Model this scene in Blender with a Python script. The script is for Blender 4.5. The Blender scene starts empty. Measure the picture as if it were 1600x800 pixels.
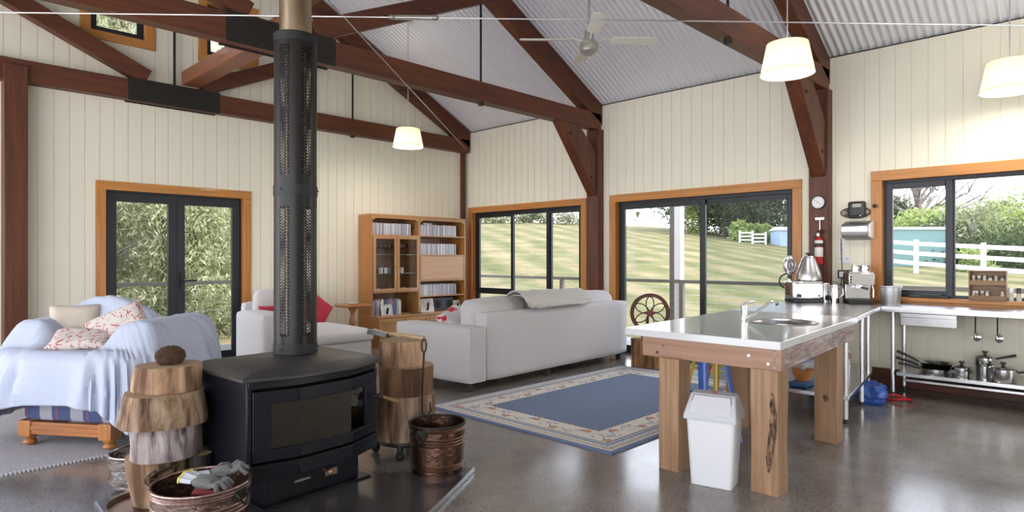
import bpy, math, random
import numpy as np
from mathutils import Vector, Matrix, noise
random.seed(7); RNG = np.random.default_rng(11)
SC = bpy.context.scene
COL = SC.collection
PI = math.pi
def R(d): return math.radians(d)

# ------------------------------------------------------------------ mesh helper
class MB:
    def __init__(s): s.v = []; s.f = []; s.m = []
    def add(s, vs, fs, mi=0):
        b = len(s.v); s.v += [tuple(v) for v in vs]
        for f in fs: s.f.append(tuple(i + b for i in f)); s.m.append(mi)
        return s
    def box(s, x0, x1, y0, y1, z0, z1, mi=0, M=None):
        vs = [Vector((x, y, z)) for z in (z0, z1) for x, y in ((x0, y0), (x1, y0), (x1, y1), (x0, y1))]
        if M is not None: vs = [M @ v for v in vs]
        return s.add(vs, [(3, 2, 1, 0), (4, 5, 6, 7), (0, 1, 5, 4), (1, 2, 6, 5), (2, 3, 7, 6), (3, 0, 4, 7)], mi)
    def beam(s, p0, p1, w, h, side=(0, 1, 0), mi=0):
        p0, p1 = Vector(p0), Vector(p1); d = (p1 - p0).normalized()
        sd = Vector(side); sd = (sd - d * sd.dot(d)).normalized(); up = d.cross(sd)
        vs = [p + sd * a * w / 2 + up * b * h / 2 for p in (p0, p1) for a, b in ((-1, -1), (1, -1), (1, 1), (-1, 1))]
        return s.add(vs, [(0, 1, 2, 3), (7, 6, 5, 4), (0, 4, 5, 1), (1, 5, 6, 2), (2, 6, 7, 3), (3, 7, 4, 0)], mi)
    def prism(s, poly, z0, z1, mi=0, M=None, top=None, mcap=None):
        n = len(poly); t = top or poly
        vs = [Vector((x, y, z0)) for x, y in poly] + [Vector((x, y, z1)) for x, y in t]
        if M is not None: vs = [M @ v for v in vs]
        s.add(vs, [tuple(range(n - 1, -1, -1)), tuple(range(n, 2 * n))], mi if mcap is None else mcap)
        b = len(s.v) - 2 * n
        for i in range(n):
            j = (i + 1) % n; s.f.append((b + i, b + j, b + n + j, b + n + i)); s.m.append(mi)
        return s
    def cyl(s, p0, p1, r0, r1=None, n=16, mi=0, caps=True, mcap=None):
        if r1 is None: r1 = r0
        p0, p1 = Vector(p0), Vector(p1); d = (p1 - p0).normalized()
        a = Vector((1, 0, 0)) if abs(d.x) < .8 else Vector((0, 1, 0))
        u = (a - d * a.dot(d)).normalized(); w = d.cross(u)
        vs = [p + (u * math.cos(2 * PI * i / n) + w * math.sin(2 * PI * i / n)) * r for p, r in ((p0, r0), (p1, r1)) for i in range(n)]
        s.add(vs, [(i, (i + 1) % n, n + (i + 1) % n, n + i) for i in range(n)], mi)
        if caps: s.add(vs, [tuple(range(n - 1, -1, -1)), tuple(range(n, 2 * n))], mi if mcap is None else mcap)
        return s
    def lathe(s, prof, c=(0, 0, 0), n=24, mi=0, M=None, sx=1, sy=1):
        c = Vector(c); vs = []
        for r, z in prof:
            for i in range(n):
                p = Vector((r * math.cos(2 * PI * i / n) * sx, r * math.sin(2 * PI * i / n) * sy, z))
                vs.append((M @ p if M is not None else p) + c)
        fs = [(k * n + i, k * n + (i + 1) % n, (k + 1) * n + (i + 1) % n, (k + 1) * n + i) for k in range(len(prof) - 1) for i in range(n)]
        if prof[0][0] > 1e-5: fs.append(tuple(range(n - 1, -1, -1)))
        if prof[-1][0] > 1e-5: fs.append(tuple((len(prof) - 1) * n + i for i in range(n)))
        return s.add(vs, fs, mi)
    def shell(s, prof, c=(0, 0, 0), n=24, mi=0, M=None, sx=1, sy=1):   # open lathe, no caps
        c = Vector(c); vs = []
        for r, z in prof:
            for i in range(n):
                p = Vector((r * math.cos(2 * PI * i / n) * sx, r * math.sin(2 * PI * i / n) * sy, z))
                vs.append((M @ p if M is not None else p) + c)
        return s.add(vs, [(k * n + i, k * n + (i + 1) % n, (k + 1) * n + (i + 1) % n, (k + 1) * n + i) for k in range(len(prof) - 1) for i in range(n)], mi)
    def tube(s, pts, r, n=8, mi=0, closed=False):
        pts = [Vector(p) for p in pts]; m = len(pts); vs = []
        rs = r if isinstance(r, (list, tuple)) else [r] * m
        u = None
        for i, p in enumerate(pts):
            if closed: d = (pts[(i + 1) % m] - pts[i - 1]).normalized()
            else: d = (pts[min(i + 1, m - 1)] - pts[max(i - 1, 0)]).normalized()
            if u is None:
                a = Vector((0, 0, 1)) if abs(d.z) < .8 else Vector((1, 0, 0)); u = (a - d * a.dot(d)).normalized()
            else: u = (u - d * u.dot(d)).normalized()
            w = d.cross(u)
            vs += [p + (u * math.cos(2 * PI * k / n) + w * math.sin(2 * PI * k / n)) * rs[i] for k in range(n)]
        fs = []
        for i in range(m if closed else m - 1):
            a, b = i * n, ((i + 1) % m) * n
            fs += [(a + k, a + (k + 1) % n, b + (k + 1) % n, b + k) for k in range(n)]
        if not closed: fs += [tuple(range(n - 1, -1, -1)), tuple((m - 1) * n + k for k in range(n))]
        return s.add(vs, fs, mi)
    def ball(s, c, r, nu=16, nv=10, mi=0, M=None):
        rx, ry, rz = r if isinstance(r, (tuple, list)) else (r, r, r)
        prof = [(math.sin(PI * k / nv), -math.cos(PI * k / nv)) for k in range(nv + 1)]
        vs = []
        for a, z in prof:
            for i in range(nu):
                p = Vector((a * math.cos(2 * PI * i / nu) * rx, a * math.sin(2 * PI * i / nu) * ry, z * rz))
                vs.append((M @ p if M is not None else p) + Vector(c))
        return s.add(vs, [(k * nu + i, k * nu + (i + 1) % nu, (k + 1) * nu + (i + 1) % nu, (k + 1) * nu + i) for k in range(nv) for i in range(nu)], mi)
    def grid(s, fn, nu, nv, mi=0, wrap=False):
        vs = [fn(i / nu, j / nv) for j in range(nv + 1) for i in range(nu + (0 if wrap else 1))]
        w = nu if wrap else nu + 1
        fs = [(j * w + i, j * w + (i + 1) % w, (j + 1) * w + (i + 1) % w, (j + 1) * w + i) for j in range(nv) for i in range(nu)]
        return s.add(vs, fs, mi)
    def soft(s, c, dims, r=.05, n=8, puff=(0, 0, 0), M=None, mi=0, wob=0.0, seed=0):   # rounded, slightly puffed block
        dx, dy, dz = [d / 2 for d in dims]; c = Vector(c); r = min(r, dx, dy, dz)
        key = {}; vs = []; fs = []
        def vert(p):
            k = tuple(round(q, 5) for q in p)
            if k in key: return key[k]
            q = Vector((p[0] * dx, p[1] * dy, p[2] * dz))
            i = Vector((max(-dx + r, min(dx - r, q.x)), max(-dy + r, min(dy - r, q.y)), max(-dz + r, min(dz - r, q.z))))
            o = q - i
            if o.length > 1e-9: q = i + o.normalized() * r
            u, v, w = p
            q.x += puff[0] * u * (1 - v * v) * (1 - w * w); q.y += puff[1] * v * (1 - u * u) * (1 - w * w); q.z += puff[2] * w * (1 - u * u) * (1 - v * v)
            if wob: q += noise.noise_vector(q * 5 + Vector((seed, seed * 2, 0))) * wob
            vs.append((M @ q if M is not None else q) + c); key[k] = len(vs) - 1
            return key[k]
        def prm(t): return math.copysign(abs(t) ** .75, t)
        g = [prm(-1 + 2 * i / n) for i in range(n + 1)]
        for ax in range(3):
            for sg in (-1, 1):
                for i in range(n):
                    for j in range(n):
                        q = []
                        for a, b in ((i, j), (i + 1, j), (i + 1, j + 1), (i, j + 1)):
                            p = [0, 0, 0]; p[ax] = sg; p[(ax + 1) % 3] = g[a]; p[(ax + 2) % 3] = g[b]; q.append(vert(p))
                        fs.append(tuple(q if sg > 0 else q[::-1]))
        return s.add(vs, fs, mi)
    def pillow(s, c, w, h, t, M=None, n=14, mi=0, seed=0):   # scatter cushion, flat in its own XY
        vs = []; fs = []
        for sg in (1, -1):
            b = len(vs)
            for j in range(n + 1):
                for i in range(n + 1):
                    u, v = -1 + 2 * i / n, -1 + 2 * j / n
                    k = max(0, (1 - u ** 4) * (1 - v ** 4)) ** .5
                    x = u * w / 2 * (1 - .06 * (1 - v * v) * abs(u)); y = v * h / 2 * (1 - .06 * (1 - u * u) * abs(v))
                    z = sg * t / 2 * k * (1 + .18 * noise.noise(Vector((u * 2 + seed, v * 2, sg))))
                    p = Vector((x, y, z)); vs.append((M @ p if M is not None else p) + Vector(c))
            for j in range(n):
                for i in range(n):
                    q = (b + j * (n + 1) + i, b + j * (n + 1) + i + 1, b + (j + 1) * (n + 1) + i + 1, b + (j + 1) * (n + 1) + i)
                    fs.append(q if sg > 0 else q[::-1])
        return s.add(vs, fs, mi)
    def build(s, name, mats, parent=None, loc=(0, 0, 0), rot=(0, 0, 0), bevel=0, seg=2, ang=38, flat=False, recalc=True):
        me = bpy.data.meshes.new(name); me.from_pydata(s.v, [], s.f)
        if not isinstance(mats, (list, tuple)): mats = [mats]
        for m in mats: me.materials.append(m)
        if len(mats) > 1: me.polygons.foreach_set('material_index', s.m)
        if recalc:
            import bmesh
            bm = bmesh.new(); bm.from_mesh(me); bmesh.ops.remove_doubles(bm, verts=bm.verts, dist=1e-5)
            bmesh.ops.recalc_face_normals(bm, faces=bm.faces); bm.to_mesh(me); bm.free()
        if not flat:
            me.polygons.foreach_set('use_smooth', [True] * len(me.polygons)); me.set_sharp_from_angle(angle=R(ang))
        me.update()
        o = bpy.data.objects.new(name, me); COL.objects.link(o)
        o.location = loc; o.rotation_euler = rot
        if parent is not None: o.parent = parent
        if bevel:
            b = o.modifiers.new('bevel', 'BEVEL'); b.width = bevel; b.segments = seg; b.limit_method = 'ANGLE'; b.angle_limit = R(35)
        return o

def tag(o, label=None, cat=None, group=None, kind=None):
    if label: o['label'] = label
    if cat: o['category'] = cat
    if group: o['group'] = group
    if kind: o['kind'] = kind
    return o
def thing(name, label, cat, loc=(0, 0, 0), rz=0, group=None, kind=None):
    o = bpy.data.objects.new(name, None); COL.objects.link(o); o.empty_display_size = .1
    o.location = loc; o.rotation_euler = (0, 0, rz)
    return tag(o, label, cat, group, kind)
def copy_thing(o, label=None, loc=None, rz=None, group=None):
    def rec(src, par):
        c = src.copy(); COL.objects.link(c)
        if par is not None: c.parent = par
        for ch in list(src.children): rec(ch, c)
        return c
    r = rec(o, None)
    if label: r['label'] = label
    if group: r['group'] = group
    if loc is not None: r.location = loc
    if rz is not None: r.rotation_euler = (0, 0, rz)
    return r

# ------------------------------------------------------------------ materials
def newmat(name):
    m = bpy.data.materials.new(name); m.use_nodes = True; nt = m.node_tree
    return m, nt, nt.nodes['Principled BSDF']
def N(nt, t, **kw):
    n = nt.nodes.new(t)
    for k, v in kw.items():
        if k in n.inputs: n.inputs[k].default_value = v
        else: setattr(n, k, v)
    return n
def L(nt, a, b): nt.links.new(a, b)
def rgb(c): return (c[0], c[1], c[2], 1)
def ramp(nt, stops, interp='LINEAR'):
    n = nt.nodes.new('ShaderNodeValToRGB'); cr = n.color_ramp; cr.interpolation = interp
    while len(cr.elements) > 1: cr.elements.remove(cr.elements[-1])
    cr.elements[0].position = stops[0][0]; cr.elements[0].color = rgb(stops[0][1])
    for p, c in stops[1:]:
        e = cr.elements.new(p); e.color = rgb(c)
    return n
def coord(nt, scale=(1, 1, 1), kind='Object', rot=(0, 0, 0)):
    t = nt.nodes.new('ShaderNodeTexCoord'); mp = N(nt, 'ShaderNodeMapping'); mp.inputs['Scale'].default_value = scale; mp.inputs['Rotation'].default_value = rot
    L(nt, t.outputs[kind], mp.inputs['Vector']); return mp.outputs['Vector']
def plain(name, c, rough=.5, metal=0, var=None, vs=6, bump=None, coat=0, spec=.5, emit=None, est=1, sheen=0, stretch=(1, 1, 1)):
    m, nt, b = newmat(name)
    b.inputs['Base Color'].default_value = rgb(c); b.inputs['Roughness'].default_value = rough; b.inputs['Metallic'].default_value = metal
    b.inputs['Coat Weight'].default_value = coat; b.inputs['Specular IOR Level'].default_value = spec
    if sheen: b.inputs['Sheen Weight'].default_value = sheen
    if emit: b.inputs['Emission Color'].default_value = rgb(emit); b.inputs['Emission Strength'].default_value = est
    if var or bump: v = coord(nt, stretch)
    if var:
        n = N(nt, 'ShaderNodeTexNoise', Scale=vs, Detail=5.0, Roughness=.6); L(nt, v, n.inputs['Vector'])
        r = ramp(nt, [(.3, c), (.7, var)]); L(nt, n.outputs['Fac'], r.inputs['Fac']); L(nt, r.outputs['Color'], b.inputs['Base Color'])
    if bump:
        n2 = N(nt, 'ShaderNodeTexNoise', Scale=bump[0], Detail=4.0); L(nt, v, n2.inputs['Vector'])
        bp = N(nt, 'ShaderNodeBump', Strength=bump[1], Distance=.01); L(nt, n2.outputs['Fac'], bp.inputs['Height']); L(nt, bp.outputs['Normal'], b.inputs['Normal'])
    return m
def wood(name, c1, c2, axis=0, s=9, rough=.45, coat=.1, fine=.35, knots=False, dist=.6):
    m, nt, b = newmat(name); sc = [s, s, s]; sc[axis] = s * .07
    v = coord(nt, tuple(sc))
    n = N(nt, 'ShaderNodeTexNoise', Scale=1.0, Detail=6.0, Roughness=.6, Distortion=dist); L(nt, v, n.inputs['Vector'])
    mid = tuple((a + d) / 2 for a, d in zip(c1, c2))
    r = ramp(nt, [(.25, c1), (.5, mid), (.75, c2)]); L(nt, n.outputs['Fac'], r.inputs['Fac'])
    sc2 = [s * 9] * 3; sc2[axis] = s * .25
    v2 = coord(nt, tuple(sc2)); n2 = N(nt, 'ShaderNodeTexNoise', Scale=1.0, Detail=3.0); L(nt, v2, n2.inputs['Vector'])
    r2 = ramp(nt, [(.3, (1 - fine,) * 3), (.65, (1, 1, 1))]); L(nt, n2.outputs['Fac'], r2.inputs['Fac'])
    mx = N(nt, 'ShaderNodeMix', data_type='RGBA', blend_type='MULTIPLY'); mx.inputs[0].default_value = 1
    L(nt, r.outputs['Color'], mx.inputs[6]); L(nt, r2.outputs['Color'], mx.inputs[7])
    out = mx.outputs[2]
    if knots:
        sk = [2.2] * 3; sk[axis] = 1.1
        vk = coord(nt, tuple(sk)); vo = N(nt, 'ShaderNodeTexVoronoi', Scale=1.0); L(nt, vk, vo.inputs['Vector'])
        rk = ramp(nt, [(0.05, (.22, .12, .07)), (.10, (.6, .45, .35)), (.16, (1, 1, 1))]); L(nt, vo.outputs['Distance'], rk.inputs['Fac'])
        m2 = N(nt, 'ShaderNodeMix', data_type='RGBA', blend_type='MULTIPLY'); m2.inputs[0].default_value = 1
        L(nt, out, m2.inputs[6]); L(nt, rk.outputs['Color'], m2.inputs[7]); out = m2.outputs[2]
    L(nt, out, b.inputs['Base Color'])
    bp = N(nt, 'ShaderNodeBump', Strength=.25, Distance=.004); L(nt, n2.outputs['Fac'], bp.inputs['Height']); L(nt, bp.outputs['Normal'], b.inputs['Normal'])
    b.inputs['Roughness'].default_value = rough; b.inputs['Coat Weight'].default_value = coat
    return m
def fabric(name, c, c2=None, scale=180, rough=.9, bs=.25, big=.0):
    m, nt, b = newmat(name); b.inputs['Roughness'].default_value = rough; b.inputs['Sheen Weight'].default_value = .15; b.inputs['Specular IOR Level'].default_value = .2
    v = coord(nt); n = N(nt, 'ShaderNodeTexNoise', Scale=scale, Detail=2.0); L(nt, v, n.inputs['Vector'])
    r = ramp(nt, [(.3, c2 or tuple(x * .86 for x in c)), (.7, c)]); L(nt, n.outputs['Fac'], r.inputs['Fac']); L(nt, r.outputs['Color'], b.inputs['Base Color'])
    bp = N(nt, 'ShaderNodeBump', Strength=bs, Distance=.004); L(nt, n.outputs['Fac'], bp.inputs['Height'])
    if big:
        n3 = N(nt, 'ShaderNodeTexNoise', Scale=5.0, Detail=3.0); L(nt, v, n3.inputs['Vector'])
        bp2 = N(nt, 'ShaderNodeBump', Strength=big, Distance=.05); L(nt, n3.outputs['Fac'], bp2.inputs['Height']); L(nt, bp2.outputs['Normal'], bp.inputs['Normal'])
    L(nt, bp.outputs['Normal'], b.inputs['Normal'])
    return m
def glassmat(name, tint=(1, 1, 1), ior=1.45, rough=0.0):
    m = bpy.data.materials.new(name); m.use_nodes = True; nt = m.node_tree; nt.nodes.remove(nt.nodes['Principled BSDF']); out = nt.nodes['Material Output']
    fr = N(nt, 'ShaderNodeFresnel', IOR=ior); tr = N(nt, 'ShaderNodeBsdfTransparent'); tr.inputs['Color'].default_value = rgb(tint)
    gl = N(nt, 'ShaderNodeBsdfGlossy', Roughness=rough); mx = N(nt, 'ShaderNodeMixShader')
    L(nt, fr.outputs['Fac'], mx.inputs[0]); L(nt, tr.outputs[0], mx.inputs[1]); L(nt, gl.outputs[0], mx.inputs[2]); L(nt, mx.outputs[0], out.inputs['Surface'])
    return m
def randcol(name, cols, rough=.5, spec=.5):      # one colour per object, picked by the object's own random number
    m, nt, b = newmat(name); oi = N(nt, 'ShaderNodeObjectInfo')
    r = ramp(nt, [(i / len(cols), c) for i, c in enumerate(cols)], 'CONSTANT'); L(nt, oi.outputs['Random'], r.inputs['Fac']); L(nt, r.outputs['Color'], b.inputs['Base Color'])
    b.inputs['Roughness'].default_value = rough; b.inputs['Specular IOR Level'].default_value = spec
    return m

M = {}
M['wall'] = plain('painted_board', (.87, .825, .685), .55)
M['beam'] = [wood('oiled_timber_%s' % 'xyz'[a], (.062, .015, .005), (.19, .052, .016), a, 7, .5, .03, .4) for a in range(3)]
M['case'] = [wood('honey_timber_%s' % 'xyz'[a], (.50, .19, .04), (.66, .285, .065), a, 6, .4, .1, .25) for a in range(3)]
M['strut'] = wood('reddish_strut_timber', (.16, .045, .018), (.36, .12, .04), 1, 7, .45, .1, .4)
M['frame'] = plain('charcoal_aluminium', (.022, .025, .032), .38, .3)
M['glass'] = glassmat('window_glass', (1, 1, 1), 1.16)
M['tint'] = glassmat('tinted_window_glass', (.72, .76, .76), 1.2)
M['plate'] = plain('black_steel_plate', (.028, .024, .02), .5, .5, bump=(60, .2))
M['iron'] = plain('black_iron', (.02, .02, .021), .5, .4)
M['steel'] = plain('brushed_steel', (.62, .62, .63), .26, 1, stretch=(1, 40, 1), bump=(30, .05))
M['chrome'] = plain('chrome', (.82, .82, .83), .08, 1)
M['white'] = plain('white_plastic', (.80, .80, .82), .35)
M['black'] = plain('black_plastic', (.02, .02, .022), .4)
M['roof'] = plain('galvanised_sheet', (.80, .80, .86), .40, .3)

# concrete floor with aggregate
m, nt, b = newmat('polished_concrete'); v = coord(nt)
n = N(nt, 'ShaderNodeTexNoise', Scale=1.6, Detail=6.0, Roughness=.6); L(nt, v, n.inputs['Vector'])
r = ramp(nt, [(.3, (.165, .142, .123)), (.7, (.275, .247, .22))]); L(nt, n.outputs['Fac'], r.inputs['Fac'])
vo = N(nt, 'ShaderNodeTexVoronoi', Scale=82.0); L(nt, v, vo.inputs['Vector'])
r2 = ramp(nt, [(.0, (.22, .20, .19)), (.24, (.32, .30, .28)), (.44, (1, 1, 1))]); L(nt, vo.outputs['Distance'], r2.inputs['Fac'])
sep = N(nt, 'ShaderNodeSeparateColor'); L(nt, vo.outputs['Color'], sep.inputs[0])
rk = ramp(nt, [(0, (0, 0, 0)), (.5, (1, 1, 1))], 'CONSTANT'); L(nt, sep.outputs[0], rk.inputs['Fac'])
mx = N(nt, 'ShaderNodeMix', data_type='RGBA', blend_type='MULTIPLY'); L(nt, rk.outputs['Color'], mx.inputs[0]); L(nt, r.outputs['Color'], mx.inputs[6]); L(nt, r2.outputs['Color'], mx.inputs[7])
vo2 = N(nt, 'ShaderNodeTexVoronoi', Scale=48.0); L(nt, v, vo2.inputs['Vector'])
r3 = ramp(nt, [(.0, (.34, .32, .3)), (.22, (0, 0, 0))]); L(nt, vo2.outputs['Distance'], r3.inputs['Fac'])
mx2 = N(nt, 'ShaderNodeMix', data_type='RGBA', blend_type='ADD'); mx2.inputs[0].default_value = .35; L(nt, mx.outputs[2], mx2.inputs[6]); L(nt, r3.outputs['Color'], mx2.inputs[7])
L(nt, mx2.outputs[2], b.inputs['Base Color'])
rr = ramp(nt, [(.3, (.14,) * 3), (.7, (.26,) * 3)]); L(nt, n.outputs['Fac'], rr.inputs['Fac']); L(nt, rr.outputs['Color'], b.inputs['Roughness'])
b.inputs['Specular IOR Level'].default_value = .6
M['concrete'] = m

# ------------------------------------------------------------------ room shell
XW, YG = 7.75, 8.78                                   # inner faces of the long side wall and the gable wall
EAVE, PITCH, XR = 3.70, .52, 2.75                     # sheet height at the side wall, slope, ridge
def roof_z(x): return EAVE + PITCH * (XW - XR) - PITCH * abs(x - XR)

def board_wall(name, along, a0, a1, z0, ztop, openings, pt, thick=.14, step=.15, gw=.009, gd=.009, label=None):
    mb = MB(); edges = set([a0, a1])
    k = math.ceil(a0 / step)
    grooves = []
    while k * step < a1: grooves.append(k * step); k += 1
    for g in grooves: edges |= {max(a0, g - gw / 2), min(a1, g + gw / 2)}
    for o in openings: edges |= {o[0], o[1]}
    edges = sorted(e for e in edges if a0 <= e <= a1)
    for p, q in zip(edges, edges[1:]):
        if q - p < 1e-5: continue
        mid = (p + q) / 2; dep = gd if any(abs(mid - g) < gw / 2 for g in grooves) else 0
        iv = [(z0, None)]
        cuts = sorted((o[2], o[3]) for o in openings if o[0] < mid < o[1])
        zs = []; lo = z0
        for c0, c1 in cuts:
            if c0 > lo: zs.append((lo, c0, c0))
            lo = c1
        zs.append((lo, ztop(p), ztop(q)))
        for s0, tp, tq in zs:
            vs = [pt(p, dep, s0), pt(q, dep, s0), pt(q, thick, s0), pt(p, thick, s0), pt(p, dep, tp), pt(q, dep, tq), pt(q, thick, tq), pt(p, thick, tp)]
            mb.add(vs, [(3, 2, 1, 0), (4, 5, 6, 7), (0, 1, 5, 4), (1, 2, 6, 5), (2, 3, 7, 6), (3, 0, 4, 7)])
    o = mb.build(name, M['wall'], flat=True)
    return tag(o, label, 'wall', kind='structure')
def ptR(a, d, z): return (XW + d, a, z)               # side wall: a = y, d = depth outwards
def ptG(a, d, z): return (a, YG + d, z)               # gable wall: a = x

OPEN_R = {'w1': (6.06, 8.585, .06, 2.215), 'd2': (2.87, 5.43, .0, 2.22), 'w3': (-.75, 1.935, .955, 2.235)}
OPEN_G = {'d1': (2.005, 3.665, .0, 2.215), 'w4': (1.85, 2.445, 4.09, 4.78), 'w5': (3.165, 3.765, 4.09, 4.78)}
board_wall('wall_right', 'y', -4.5, YG, 0, lambda a: EAVE - .020, list(OPEN_R.values()), ptR, label='long cream vertical board wall with the kitchen window')
board_wall('wall_gable', 'x', -2.25, XW + .14, 0, lambda a: roof_z(a) - .012, list(OPEN_G.values()), ptG, label='cream vertical board gable wall with the glazed double door')
f = MB().box(-2.6, XW + .14, -5, YG + .14, -.25, 0).build('floor', M['concrete'], flat=True); tag(f, 'polished speckled concrete floor', 'floor', kind='structure')
f.modifiers.clear()
# unseen rear wall: a wide door opening behind the viewer; the left wall is left out to let daylight in
board_wall('wall_back', 'x', -2.6, XW + .14, 0, lambda a: roof_z(a) - .012, [(4.2, 6.6, 0, 2.3)], lambda a, d, z: (a, -4.5 - d, z), label='cream board wall behind the viewer with a door opening')
tag(MB().box(XW + .012, XW + .12, -4.5, YG, EAVE - .10, EAVE - .004).build('trim_eave_shade', M['plate']), 'dark strip standing for the shade under the iron sheets along the side wall', 'trim', kind='structure')  # dark strip stands for the shade in the gaps under the sheets
# corrugated iron ceiling, both slopes in one sheet run
mb = MB(); per, amp, sub = .0762, .012, 8
ys = np.arange(-4.6, YG + .5, per / sub)
for sgn, xe in ((1, XW + 1.0), (-1, -3.3)):
    vs = []
    for y in ys:
        dz = amp * math.sin(2 * PI * y / per) + amp
        vs += [(xe, y, roof_z(xe) + dz), (XR, y, roof_z(XR) + dz)]
    mb.add(vs, [(2 * i, 2 * i + 1, 2 * i + 3, 2 * i + 2) for i in range(len(ys) - 1)])
tag(mb.build('ceiling', M['roof'], recalc=False, ang=80), 'galvanised corrugated iron roof lining', 'ceiling', kind='structure')

def glazing(name, label, pt, op, casing, panes, depth=.075, fw=.05, sill=False, root=None, cat='window', side='y', bottom=True):
    """casing boards on the wall face, timber reveal, dark frame and the panes; panes = [(a0,a1,z0,z1,stile,material)]"""
    a0, a1, z0, z1 = op; t = thing(name, label, cat, pt((a0 + a1) / 2, 0, z0), kind='structure'); o = Vector(t.location)
    ci = 1 if side == 'y' else 0
    def add(mb, A0, A1, d0, d1, Z0, Z1, mi=0):
        p, q = Vector(pt(A0, d0, Z0)) - o, Vector(pt(A1, d1, Z1)) - o
        mb.box(min(p.x, q.x), max(p.x, q.x), min(p.y, q.y), max(p.y, q.y), min(p.z, q.z), max(p.z, q.z), mi)
    c = casing
    zb = z0 - (c if bottom else 0)
    for A0, A1 in ((a0 - c, a0 + .008), (a1 - .008, a1 + c)):
        b = MB(); add(b, A0, A1, -.022, 0, z0 if not bottom else zb, z1 - .008); b.build('casing_board', M['case'][2], t, bevel=.003)
    b = MB(); add(b, a0 - c, a1 + c, -.024, 0, z1 - .008, z1 + c); b.build('casing_board', M['case'][ci], t, bevel=.003)
    if bottom:
        b = MB(); add(b, a0 - c, a1 + c, -.024, 0, z0 - c, z0 + .004); b.build('casing_board', M['case'][ci], t, bevel=.003)
    b = MB()                                         # timber lining of the reveal
    add(b, a0 - .012, a0 + .006, -.01, .14, z0, z1); add(b, a1 - .006, a1 + .012, -.01, .14, z0, z1); add(b, a0, a1, -.01, .14, z1 - .006, z1 + .012)
    b.build('jamb', M['case'][2], t)
    if sill:
        b = MB(); add(b, a0 - c, a1 + c, -.05, .14, z0 - .03, z0 + .012); b.build('sill', M['case'][ci], t, bevel=.004)
    b = MB(); d0, d1 = depth, depth + .06
    add(b, a0, a0 + fw, d0, d1, z0, z1); add(b, a1 - fw, a1, d0, d1, z0, z1); add(b, a0 + fw, a1 - fw, d0, d1, z1 - fw, z1); add(b, a0 + fw, a1 - fw, d0, d1, z0, z0 + fw)
    b.build('frame', M['frame'], t, bevel=.003)
    for A0, A1, Z0, Z1, st, gm, dd in panes:
        b = MB(); e0, e1 = depth + dd, depth + dd + .045
        add(b, A0, A0 + st, e0, e1, Z0, Z1); add(b, A1 - st, A1, e0, e1, Z0, Z1); add(b, A0 + st, A1 - st, e0, e1, Z1 - st, Z1); add(b, A0 + st, A1 - st, e0, e1, Z0, Z0 + st)
        s = b.build('sash', M['frame'], t, bevel=.003)
        g = MB(); em = (e0 + e1) / 2
        g.add([Vector(pt(A0 + st, em, Z0 + st)) - o, Vector(pt(A1 - st, em, Z0 + st)) - o, Vector(pt(A1 - st, em, Z1 - st)) - o, Vector(pt(A0 + st, em, Z1 - st)) - o], [(0, 1, 2, 3)])
        g.build('pane', M[gm], s, recalc=False, flat=True)
    return t
# panes: near and far halves as the photo shows
a0, a1, z0, z1 = OPEN_R['w1']
w1 = glazing('window_1', 'three-part dark framed window beside the wooden wall unit', ptR, OPEN_R['w1'], .095,
    [(7.62, a1 - .045, .80, z1 - .045, .055, 'glass', 0), (7.62, a1 - .045, z0 + .045, .80, .05, 'glass', .0), (6.76, 7.66, .80, z1 - .045, .03, 'glass', .012), (6.76, 7.66, z0 + .045, .80, .03, 'glass', .012), (a0 + .045, 6.84, z0 + .045, z1 - .045, .055, 'glass', -.02)])
a0, a1, z0, z1 = OPEN_R['d2']
d2 = glazing('door_2', 'wide sliding glass door between the two timber posts', ptR, OPEN_R['d2'], .10,
    [(4.04, a1 - .04, z0 + .04, z1 - .045, .075, 'glass', -.01), (a0 + .04, 4.14, z0 + .04, z1 - .045, .07, 'tint', .03)], cat='door', bottom=False)
a0, a1, z0, z1 = OPEN_R['w3']
w3 = glazing('window_3', 'wide kitchen window above the steel bench', ptR, OPEN_R['w3'], .10,
    [(1.30, a1 - .03, z0 + .03, z1 - .04, .06, 'glass', -.01), (a0 + .03, 1.33, z0 + .0, z1 - .0, .045, 'glass', .02)], sill=True, fw=.04)
a0, a1, z0, z1 = OPEN_G['d1']
d1 = glazing('door_1', 'black framed glazed double door in the gable wall', ptG, OPEN_G['d1'], .098,
    [(a0 + .03, 2.825, z0 + .02, z1 - .03, .105, 'glass', -.015), (2.815, a1 - .03, z0 + .02, z1 - .03, .105, 'glass', -.015)], cat='door', side='x', bottom=False)
o = Vector(d1.location); b = MB(); yh = YG + .045
b.box(2.865, 2.895, yh - .01, yh, .98, 1.20).cyl((2.88, yh, 1.09), (2.88, yh - .055, 1.09), .011).cyl((2.88, yh - .05, 1.09), (3.045, yh - .05, 1.095), .013)
for i in range(len(b.v)): b.v[i] = tuple(Vector(b.v[i]) - o)
b.build('lever_handle', M['black'], d1)
for nm, key, lb in (('window_4', 'w4', 'small high gable window nearest the left post'), ('window_5', 'w5', 'small high gable window crossed by the timber strut')):
    a0, a1, z0, z1 = OPEN_G[key]
    glazing(nm, lb, ptG, OPEN_G[key], .10, [(a0 + .03, a1 - .03, z0 + .03, z1 - .03, .05, 'glass', -.01)], fw=.035, side='x')

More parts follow.
